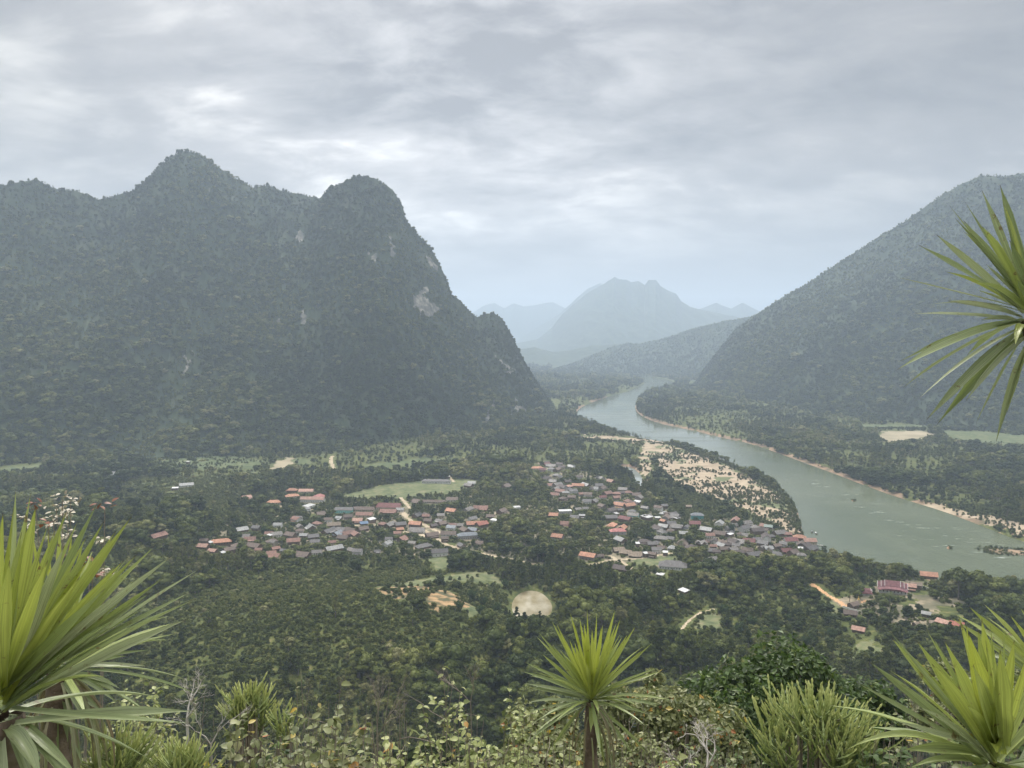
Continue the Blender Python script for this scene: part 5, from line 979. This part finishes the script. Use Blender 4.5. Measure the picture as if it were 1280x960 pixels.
# upper right crown that hangs over the valley
rosette('yucca', 'tall yucca crown with splayed drooping olive leaves against the right mountain', 1289, 398, 3.0,
    [(1250, 231, .35, 1.15), (1227, 237, .4, .9), (1206, 252, .6, .4), (1186, 256, .6, .3), (1193, 272, .4, 1.0), (1204, 275, .4, .9), (1170, 293, .5, .9, .02), (1148, 306, .4, 1.0, .03), (1232, 284, .7, .6, .06), (1119, 346, .75, .5, .03), (1158, 381, .7, .35, .14), (1142, 392, .75, .7, .02), (1184, 376, .8, 1.0, .03), (1221, 362, .4, .8), (1124, 452, .6, .6, .08), (1120, 463, .35, 1.1, .08),
     (1147, 500, .7, .6, .08), (1158, 525, .4, 1.2, .07), (1171, 531, .35, 1.0, .08), (1207, 502, .55, .8, .05), (1220, 529, .6, .6, .1), (1245, 553, .55, .8, .10), (1258, 518, .4, 1.0, .1), (1269, 432, .1, 1.3, .25, -.12), (1240, 300, .4, 1, .02, .15), (1232, 330, .75, .8), (1262, 300, .3, 1.2), (1290, 240, .3), (1330, 260, .3), (1360, 330, .3), (1380, 400, .4), (1360, 470, .4), (1310, 520, .4), (1280, 260, .35, 1.1), (1226, 400, .8, .9, .03), (1272, 350, .4, 1, .02, -.15)],
    6, width=.032, fill=16, flen=.5, skirt=0, trunk_to=(3.1, 2.75), agex=.16)

# candelabra euphorbia: ridged knobbly arms
def eu_mat():
    m, nt, N, L, b = mat_new('euphorbia_skin'); at = N.new('ShaderNodeAttribute'); at.attribute_name = 'age'
    c = ramp(N, L, at.outputs['Fac'], [(0, (.50, .52, .20)), (.35, (.30, .36, .13)), (.75, (.15, .19, .08)), (1, (.20, .17, .13))]); n = noise_node(N, L, 30, 3)
    L.new(mixc(N, L, n, c, (.26, .30, .14)), b.inputs['Base Color']) if False else L.new(c, b.inputs['Base Color']); b.inputs['Roughness'].default_value = .55; return m
MAT['euph'] = eu_mat()
def arm(acc, ages, p, d, ln, r, age0, rg, curve=.5, lo=0.0):
    n = max(8, int(ln / .016)); pts = []; rr = []; d = d / np.linalg.norm(d); q = p.copy(); dd = d.copy()
    for k in range(n + 1):
        pts.append(q.copy()); t = k / n; rr.append(r * (1.35 if k % 2 else .72) * (1 - .35 * t) * (1 if k < n else .3)); dd = dd + np.array([0, 0, curve / n]); dd /= np.linalg.norm(dd); q = q + dd * ln / n
    V, Q = tube(pts, rr, 8, .07, ribs=[1.0, .42]); acc.add(V, Q); ages.append(np.repeat(np.clip(age0 - np.linspace(0, 1, n + 1) * (age0 + .0), 0, 1), 8)); return q, dd
def euphorbia(label, u0, u1, vtop, d, seed, narm=40, vb=None, ln=.3, r=.011, droop=False):
    rg = random.Random(seed); uc = (u0 + u1) / 2; top = V3(P(uc, vtop, d)); wx = (u1 - u0) / F * d / 2; gzv = gz(top[0], top[1]); hgt = top[2] - gzv; base = np.array([top[0], top[1], gzv])
    root = thing('euphorbia', label, 'euphorbia', base, 0, 'euphorbias in the foreground'); A = Acc(); ages = []; W = Acc()
    for i in range(narm):
        an = rg.uniform(0, 6.283); q = math.sqrt(rg.uniform(0.02, 1)); tip = top + np.array([math.cos(an) * wx * q, math.sin(an) * wx * q * .8, -hgt * .0 - q ** 2 * wx * .55 - rg.uniform(0, .07)])
        hb = tip - np.array([math.cos(an) * .35 * wx * q, math.sin(an) * .35 * wx * q, ln * rg.uniform(.9, 1.5)])
        # woody dead lower limb from the ground
        s = base + np.array([rg.uniform(-.08, .08), rg.uniform(-.08, .08), -.1]); mid = (s + hb) / 2 + np.array([math.cos(an), math.sin(an), 0]) * wx * .2 * q
        V, Q = tube([s, mid, hb], [r * 1.6, r * 1.2, r * 1.0], 5); W.add(V, Q)
        for j in range(rg.choice([3, 4, 5, 6])):
            st = hb + (tip - hb) * rg.uniform(0, .55); a2 = rg.uniform(0, 6.283); dr = (tip - hb) / np.linalg.norm(tip - hb) * .55 + np.array([math.cos(a2), math.sin(a2), 0]) * rg.uniform(.6, 1.2) + np.array([math.cos(an), math.sin(an), 0]) * .3 * q
            arm(A, ages, st, dr, ln * rg.uniform(.5, 1.05), r * rg.uniform(.8, 1.1), rg.uniform(.6, 1.0), rg, .9)
        dr = tip - hb; arm(A, ages, hb, dr, np.linalg.norm(dr), r * 1.1, rg.uniform(.7, 1), rg, .2)
    a = A.mesh('arms', False); add_attr(a, 'age', np.concatenate(ages)); a.transform(Matrix.Translation(-Vector(base))); link('arms', a, MAT['euph'], root)
    w = W.mesh('woody_base', True); w.transform(Matrix.Translation(-Vector(base))); link('woody_base', w, MAT['wood'], root); return root
euphorbia('widest euphorbia bush of knobbly upright arms left of the right corner yucca', 932, 1112, 846, 4.6, 4, 62, ln=.26, r=.0075)
euphorbia('small tufted euphorbia above the leafy shrubs at centre left', 285, 334, 848, 5.2, 5, 24, ln=.22, r=.0070)
euphorbia('euphorbia with pale toothed arms in the bottom left, right of the yucca stems', 108, 180, 898, 3.2, 6, 22, ln=.17, r=.0050)
euphorbia('low pale euphorbia at the bottom edge between yucca and leafy shrubs', 178, 262, 914, 3.4, 8, 32, ln=.15, r=.0048)
euphorbia('euphorbia tip partly hidden by shrubs right of the small tufted one', 336, 372, 874, 5.0, 9, 9, ln=.18, r=.0065)

# leafy shrubs
def shrub_leaf(name, cols, transl=.35):
    m, nt, N, L, b = mat_new(name); at = N.new('ShaderNodeAttribute'); at.attribute_name = 'age'
    c = ramp(N, L, at.outputs['Fac'], cols); n = noise_node(N, L, 25, 4); mr = N.new('ShaderNodeMapRange'); L.new(n, mr.inputs[0]); mr.inputs[3].default_value = .6; mr.inputs[4].default_value = 1.4
    vm = N.new('ShaderNodeVectorMath'); vm.operation = 'SCALE'; L.new(c, vm.inputs[0]); L.new(mr.outputs[0], vm.inputs['Scale']); L.new(vm.outputs[0], b.inputs['Base Color']); b.inputs['Roughness'].default_value = .5
    tr = N.new('ShaderNodeBsdfTranslucent'); L.new(vm.outputs[0], tr.inputs[0]); mx = N.new('ShaderNodeMixShader'); mx.inputs[0].default_value = transl
    L.new(b.outputs[0], mx.inputs[1]); L.new(tr.outputs[0], mx.inputs[2]); L.new(mx.outputs[0], N['Material Output'].inputs[0]); return m
MAT['sh_grey'] = shrub_leaf('grey_green_leaves', [(0, (.085, .11, .035)), (.55, (.205, .225, .085)), (.85, (.35, .36, .19)), (.93, (.45, .33, .05)), (1, (.38, .15, .05))])
MAT['sh_yel'] = shrub_leaf('yellow_green_leaves', [(0, (.12, .16, .045)), (.5, (.29, .33, .11)), (.85, (.46, .48, .22)), (.95, (.50, .40, .06)), (1, (.42, .22, .06))])
MAT['sh_dark'] = shrub_leaf('dark_green_leaves', [(0, (.03, .055, .013)), (.6, (.07, .12, .025)), (.9, (.13, .19, .04)), (1, (.20, .22, .06))])
MAT['sh_bright'] = shrub_leaf('yellow_leaves', [(0, (.10, .14, .03)), (.5, (.28, .30, .04)), (.85, (.50, .42, .05)), (1, (.50, .25, .04))])
def shrub(label, u0, u1, vtop, d, seed, mat='sh_grey', leaf=.06, nstem=14, dens=9, twig=.35, wr=.55, name='shrub', cat='shrub', stem='wood', group='shrubs along the foreground edge', deep=1.0, vbase=1010):
    """stems from the slope, spreading into the frame, leaves along their upper part"""
    rg = random.Random(seed); uc = (u0 + u1) / 2; top = V3(P(uc, vtop, d)); wx = max(.05, (u1 - u0) / F * d / 2); g = gz(top[0], top[1]); base = np.array([top[0], top[1], g]); low = V3(P(uc, vbase, d))[2]
    root = thing(name, label, cat, base, 0, group); S = Acc(); Lf = Leaves()
    for i in range(nstem):
        an = rg.uniform(0, 6.283); q = math.sqrt(rg.uniform(0, 1)); tip = top + np.array([math.cos(an) * wx * q, math.sin(an) * wx * q * deep, -(q ** 1.5) * (top[2] - low) * .45 - rg.uniform(0, .45) * (top[2] - low) * .5])
        if i == 0: tip = top.copy()
        s = base + np.array([math.cos(an), math.sin(an), 0]) * wx * .35 * q - np.array([0, 0, .1]); H_ = tip - s; n = 9; pts = []
        ph = rg.uniform(0, 6); wob = .05 * (top[2] - low + .2)
        for k in range(n + 1):
            t = k / n; pts.append(s + H_ * t + np.array([math.sin(t * 7 + ph) * wob, math.cos(t * 6 + ph) * wob, 0]) * t)
        r0 = .0022 + .0012 * d * .25; S.add(*tube(pts, [r0 * (1.4 - t / n) for t in range(n + 1)], 4))
        br = [(pts, 1)]
        for b in range(rg.randint(3, 6)):
            k = rg.randint(4, n - 1); p = pts[k]; a2 = rg.uniform(0, 6.283); ln = (top[2] - low) * rg.uniform(.14, .38); dr = np.array([math.cos(a2), math.sin(a2), rg.uniform(.1, 1.1)]); dr /= np.linalg.norm(dr); b2 = [p + dr * ln * t + np.array([rg.gauss(0, .012), rg.gauss(0, .012), rg.gauss(0, .012)]) * (t > 0) for t in (0, .3, .6, 1)]
            S.add(*tube(b2, [r0 * .7, r0 * .55, r0 * .45, r0 * .25], 4)); br.append((b2, 0))
        if rg.random() < twig: continue      # a bare stem
        for pl, main in br:
            for m_ in range(int(dens * 1.5) if not main else dens * 3):
                t = rg.uniform(.45 if main else .15, 1) * (len(pl) - 1) * .999; k = int(t); p = pl[k] + (pl[k + 1] - pl[k]) * (t - k); 
                if p[2] < low - .05: continue
                a3 = rg.uniform(0, 6.283); dl = np.array([math.cos(a3), math.sin(a3), rg.uniform(-.5, .5)]); nr = np.array([rg.gauss(0, .45), rg.gauss(0, .45) - .15, 1.0]); sz = leaf * rg.uniform(.5, 1.15)
                Lf.blade(p, dl, nr, sz, sz * rg.uniform(.5, .8), min(1, max(0, rg.gauss(.45, .24))), rg.uniform(.05, .5))
    b = S.mesh('stem', True); b.transform(Matrix.Translation(-Vector(base))); link('stem', b, MAT[stem], root)
    if Lf.n: f = Lf.mesh('foliage'); f.transform(Matrix.Translation(-Vector(base))); link('foliage', f, MAT[mat], root)
    return root
SH = [('tall leggy shrub with grey green drooping leaves and a pair of top leaves', 352, 425, 836, 4.6, 'sh_grey', .055, 13, 7, .3),
 ('shrub with large grey green and orange tinted leaves, tallest of its clump', 392, 460, 852, 4.2, 'sh_grey', .060, 14, 8, .2), ('shrub of small pale yellow green leaves rising left of the centre yucca', 520, 610, 828, 5.4, 'sh_yel', .048, 16, 9, .3), ('leafy pale green shrub beside the centre yucca stem on its left', 600, 690, 850, 5.8, 'sh_yel', .050, 22, 11, .2),
 ('shrub with round grey green leaves at the bottom left of centre', 255, 345, 885, 3.8, 'sh_grey', .048, 19, 10, .15), ('bush of yellow leaves low at the left centre', 205, 300, 872, 4.4, 'sh_bright', .045, 10, 5, .35), ('low dense grey leaved shrub under the orange tinted one', 330, 440, 892, 3.6, 'sh_grey', .046, 26, 11, .1),
 ('mixed green shrub with yellow lower leaves at bottom centre', 430, 530, 888, 4.0, 'sh_yel', .050, 20, 9, .3), ('dense yellow green shrub at the bottom between centre shrubs and centre yucca', 520, 640, 898, 4.3, 'sh_yel', .045, 26, 11, .25), ('grey green shrub at the bottom left of the yucca stem', 630, 730, 905, 4.8, 'sh_grey', .042, 26, 10, .35),
 ('fine leaved bush right behind the yucca stem', 745, 850, 868, 8.5, 'sh_grey', .060, 30, 12, .3), ('olive fine leaved bush between yucca and dead branches', 770, 860, 912, 5.5, 'sh_yel', .036, 24, 9, .45), ('dark leafy bush under the dead white branches', 850, 950, 905, 6.5, 'sh_dark', .055, 26, 11, .15), ('green leafed shrub right of the wide euphorbia with an orange leaf', 1070, 1140, 905, 4.2, 'sh_dark', .060, 14, 10, .1),
 ('shadowy green shrub under the corner yucca', 1120, 1240, 915, 4.6, 'sh_dark', .055, 22, 10, .2), ('rounded sunlit olive bush right of the left yucca', 120, 215, 836, 14.0, 'sh_yel', .11, 36, 14, .1), ('darker bush lower behind the pale euphorbias', 90, 230, 872, 7.0, 'sh_grey', .07, 34, 12, .15), ('green undergrowth bush in the bottom left corner', 0, 120, 905, 4.2, 'sh_dark', .06, 26, 10, .2),
 ('tangled brown twig bush at the bottom right of the yucca stem', 800, 930, 925, 4.4, 'sh_yel', .034, 26, 4, .7), ('small leaved grey bush left of the wide euphorbia', 880, 950, 915, 4.9, 'sh_grey', .04, 18, 9, .4), ('small leaved bush at the edge behind the corner yucca', 1100, 1180, 868, 7.5, 'sh_grey', .06, 18, 8, .4),
 ('leafy shrub behind the corner yucca at the right edge', 1190, 1290, 850, 8.0, 'sh_dark', .08, 26, 11, .1), ('thin tall twig shrub with few yellow leaves right of the orange tinted shrub', 455, 520, 850, 4.8, 'sh_yel', .05, 8, 2, .7)]
for i, (lb, u0, u1, vt, d, mt, lf, ns, de, tw) in enumerate(SH): shrub(lb, u0, u1, vt, d, 100 + i, mt, lf, ns, de, tw)
# low tangle closing the bottom edge
for i in range(22):
    u = 190 + i * 51; d = 3.7 + (i * 37 % 10) * .35
    if u < 1290: shrub(f'low tangled undergrowth tuft along the bottom edge, {["grey leaved", "yellow leaved", "twiggy"][i % 3]}', u - 42, u + 42, 925 + (i * 29 % 17), d, 300 + i, ['sh_grey', 'sh_yel', 'sh_grey', 'sh_dark'][i % 4], .045, 20, 9, .35 if i % 3 < 2 else .75, group='low tufts along the bottom edge')
# dead branching wood
def snag(label, u, v, d, seed, hgt, r=.012, m='whitewood', spread=.8, ub=None, name='dead_branch', depth=5):
    rg = random.Random(seed); top = V3(P(u, v, d)); s = V3(P(ub or u, v, d)); g = gz(s[0], s[1]); base = np.array([s[0], s[1], g]); fork = top - np.array([0, 0, hgt]); A = Acc(); root = thing(name, label, 'branch', base)
    A.add(*tube([base - [0, 0, .1], (base + fork) / 2 + [.03, 0, 0], fork], [r * 1.5, r * 1.2, r], 6))
    def grow(p, d_, ln, rr, k):
        e1 = p + d_ * ln * .5 + np.array([rg.gauss(0, .06), rg.gauss(0, .06), rg.gauss(0, .06)]) * ln; e = p + d_ * ln; A.add(*tube([p, e1, e], [rr, rr * .85, rr * .62], 5))
        if k <= 0: return
        for j in range(rg.choice([2, 2, 3])):
            n_ = d_ + np.array([rg.gauss(0, spread), rg.gauss(0, spread), rg.gauss(.1, spread * .6)]); n_ /= np.linalg.norm(n_); grow(p + (e - p) * rg.uniform(.6, 1), n_, ln * rg.uniform(.55, .85), rr * .62, k - 1)
    for j in range(2):
        d0 = np.array([rg.gauss(0, .5), rg.gauss(0, .4), 1.0]); d0 /= np.linalg.norm(d0); grow(fork, d0, hgt * .42, r * .8, depth)
    me = A.mesh('wood', True); me.transform(Matrix.Translation(-Vector(base))); link('wood', me, MAT[m], root); return root
snag('bleached white forked dead branch rising behind the yellow leaved bush at left', 232, 838, 6.5, 3, .42, .011, spread=.55)
snag('bleached grey dead branches in front of the dark round tree', 885, 896, 5.0, 8, .34, .010, spread=.75); snag('low pale dead branches just right of the yucca stem', 855, 925, 4.8, 12, .2, .007, spread=.8); snag('thin grey bare twigs above the middle shrubs', 470, 842, 4.6, 15, .4, .004, 'wood', .35); snag('thin bare twig fork over the pale leaved shrub', 588, 818, 5.2, 17, .34, .004, 'wood', .35)
snag('thin bare brown twigs right of the wide euphorbia', 1150, 850, 7.0, 23, .5, .006, 'wood', .4); snag('pale bare twigs left of the middle shrubs', 262, 868, 4.4, 27, .3, .005, 'whitewood', .5)
# dried flower heads behind the left crown
base_p = V3(P(72, 640, 3.6)); g = gz(base_p[0], base_p[1]); rt = thing('dried_flower_plant', 'dried plant with cream seed heads and rusty leaves above the left yucca crowns', 'dried flower', (base_p[0], base_p[1], g)); rg = random.Random(4); S = Acc(); H_ = Leaves(); Rr = Leaves()
for (u, v, k) in [(78, 622, 0), (70, 634, 0), (84, 640, 0), (66, 645, 0), (74, 655, 0), (88, 626, 0), (60, 652, 1), (131, 633, 2), (30, 645, 0), (128, 676, 0), (112, 700, 2), (130, 714, 0), (86, 668, 0), (40, 660, 0), (92, 690, 1), (116, 716, 2), (44, 630, 2)]:
    p = V3(P(u, v, 3.6 + rg.uniform(-.15, .15))); b0 = np.array([base_p[0] + rg.uniform(-.05, .05), base_p[1], g]); S.add(*tube([b0, (b0 + p) / 2 + [rg.uniform(-.05, .05), 0, .05], p], [.005, .004, .002], 4))
    tgt = H_ if k == 0 else Rr
    for j in range(16 if k == 0 else 7):
        o = np.array([rg.gauss(0, .020), rg.gauss(0, .02), rg.gauss(0, .010)]); dl = np.array([rg.gauss(0, 1), rg.gauss(0, 1), rg.gauss(0, .4)]); tgt.blade(p + o, dl, np.array([rg.gauss(0, .3), rg.gauss(0, .3), 1]), .022 if k == 0 else .034, .015 if k == 0 else .022, rg.random(), .2)
MAT['cream'] = shrub_leaf('dried_flower_cream', [(0, (.30, .26, .20)), (.5, (.48, .44, .34)), (1, (.60, .55, .44))], .2); MAT['rust'] = shrub_leaf('rusty_leaf', [(0, (.16, .06, .035)), (1, (.27, .12, .07))], .3)
for nm, A_, mt in (('stem', S, 'wood'), ('seed_heads', H_, 'cream'), ('rusty_leaves', Rr, 'rust')):
    me = A_.mesh(nm); me.transform(Matrix.Translation(-Vector((base_p[0], base_p[1], g)))); link(nm, me, MAT[mt], rt)

# the dark round tree on the slope and a few others near
def big_tree(u, v, d, Rm, Hh, seed, label, mat, nl=46, nleaf=330, ls=.20, flat=.7):
    top = V3(P(u, v, d)); g = gz(top[0], top[1]); Hh = max(Hh, top[2] - g) if top[2] - g < Hh * 1.8 else Hh; rng2 = np.random.default_rng(seed); z0 = top[2] - g - Hh; cen = []; nrm = []; A = Acc()
    root = thing('broadleaf_tree', label, 'tree', (top[0], top[1], g)); H0 = top[2] - g; cs = []
    for k in range(nl):
        d3 = rng2.normal(0, 1, 3); d3 /= np.linalg.norm(d3); d3[2] = d3[2] * .8; q = rng2.uniform(.45, .86); c = np.array([0, 0, H0 - Rm * .80]) + d3 * np.array([Rm, Rm, Rm * .92]) * q; lr = Rm * rng2.uniform(.18, .30); c[2] = min(c[2], H0 - lr * .8); cs.append(c)
        dd = rng2.normal(0, 1, (nleaf, 3)); dd[:, 2] = dd[:, 2] * .8 + .25; dd /= np.linalg.norm(dd, axis=1)[:, None]; cen.append(c + dd * lr * rng2.uniform(.6, 1.1, nleaf)[:, None]); nrm.append(dd + [0, 0, .4])
    V, Q = leafquads(rng2, np.concatenate(cen), np.concatenate(nrm), ls, flat); a = Acc(); a.add(V, Q); me = a.mesh('crown'); add_attr(me, 'age', np.repeat(np.clip(rng2.normal(.45, .25, len(Q)), 0, 1), 4)); link('crown', me, MAT[mat], root)
    T_ = Acc(); T_.add(*tube([(0, 0, -1), (.2, .1, H0 * .3), (0, .3, H0 * .55), (0, 0, H0 * .8)], [Rm * .10, Rm * .07, Rm * .05, Rm * .02], 9))
    for c in cs[:16]: T_.add(*tube([np.array([0, .2, H0 * .45]), (c + [0, 0, H0 * .45]) / 2, c], [Rm * .035, Rm * .022, Rm * .008], 5))
    link('trunk', T_.mesh('trunk', True), MAT['bark'], root)
big_tree(965, 812, 62, 9.0, 20, 1, 'large dark green round tree behind the wide euphorbia on the slope', 'sh_dark', 60, 420, .28)
big_tree(860, 868, 48, 4.6, 11, 2, 'olive small leaved tree left of the large dark round tree', 'sh_grey', 34, 300, .20)
big_tree(800, 838, 60, 4.5, 12, 3, 'grey green sparse tree behind the centre yucca leaves on the right', 'sh_grey', 26, 260, .22)
big_tree(700, 880, 40, 3.8, 10, 5, 'olive tree low behind the centre yucca on its left', 'sh_grey', 30, 280, .18)
big_tree(1080, 850, 70, 5.5, 14, 7, 'dark green tree right of the large dark round tree', 'sh_dark', 36, 300, .28)
big_tree(1230, 825, 60, 5.5, 13, 9, 'dull green tree behind the corner yucca leaves', 'sh_grey', 36, 320, .24)
flush_labels()
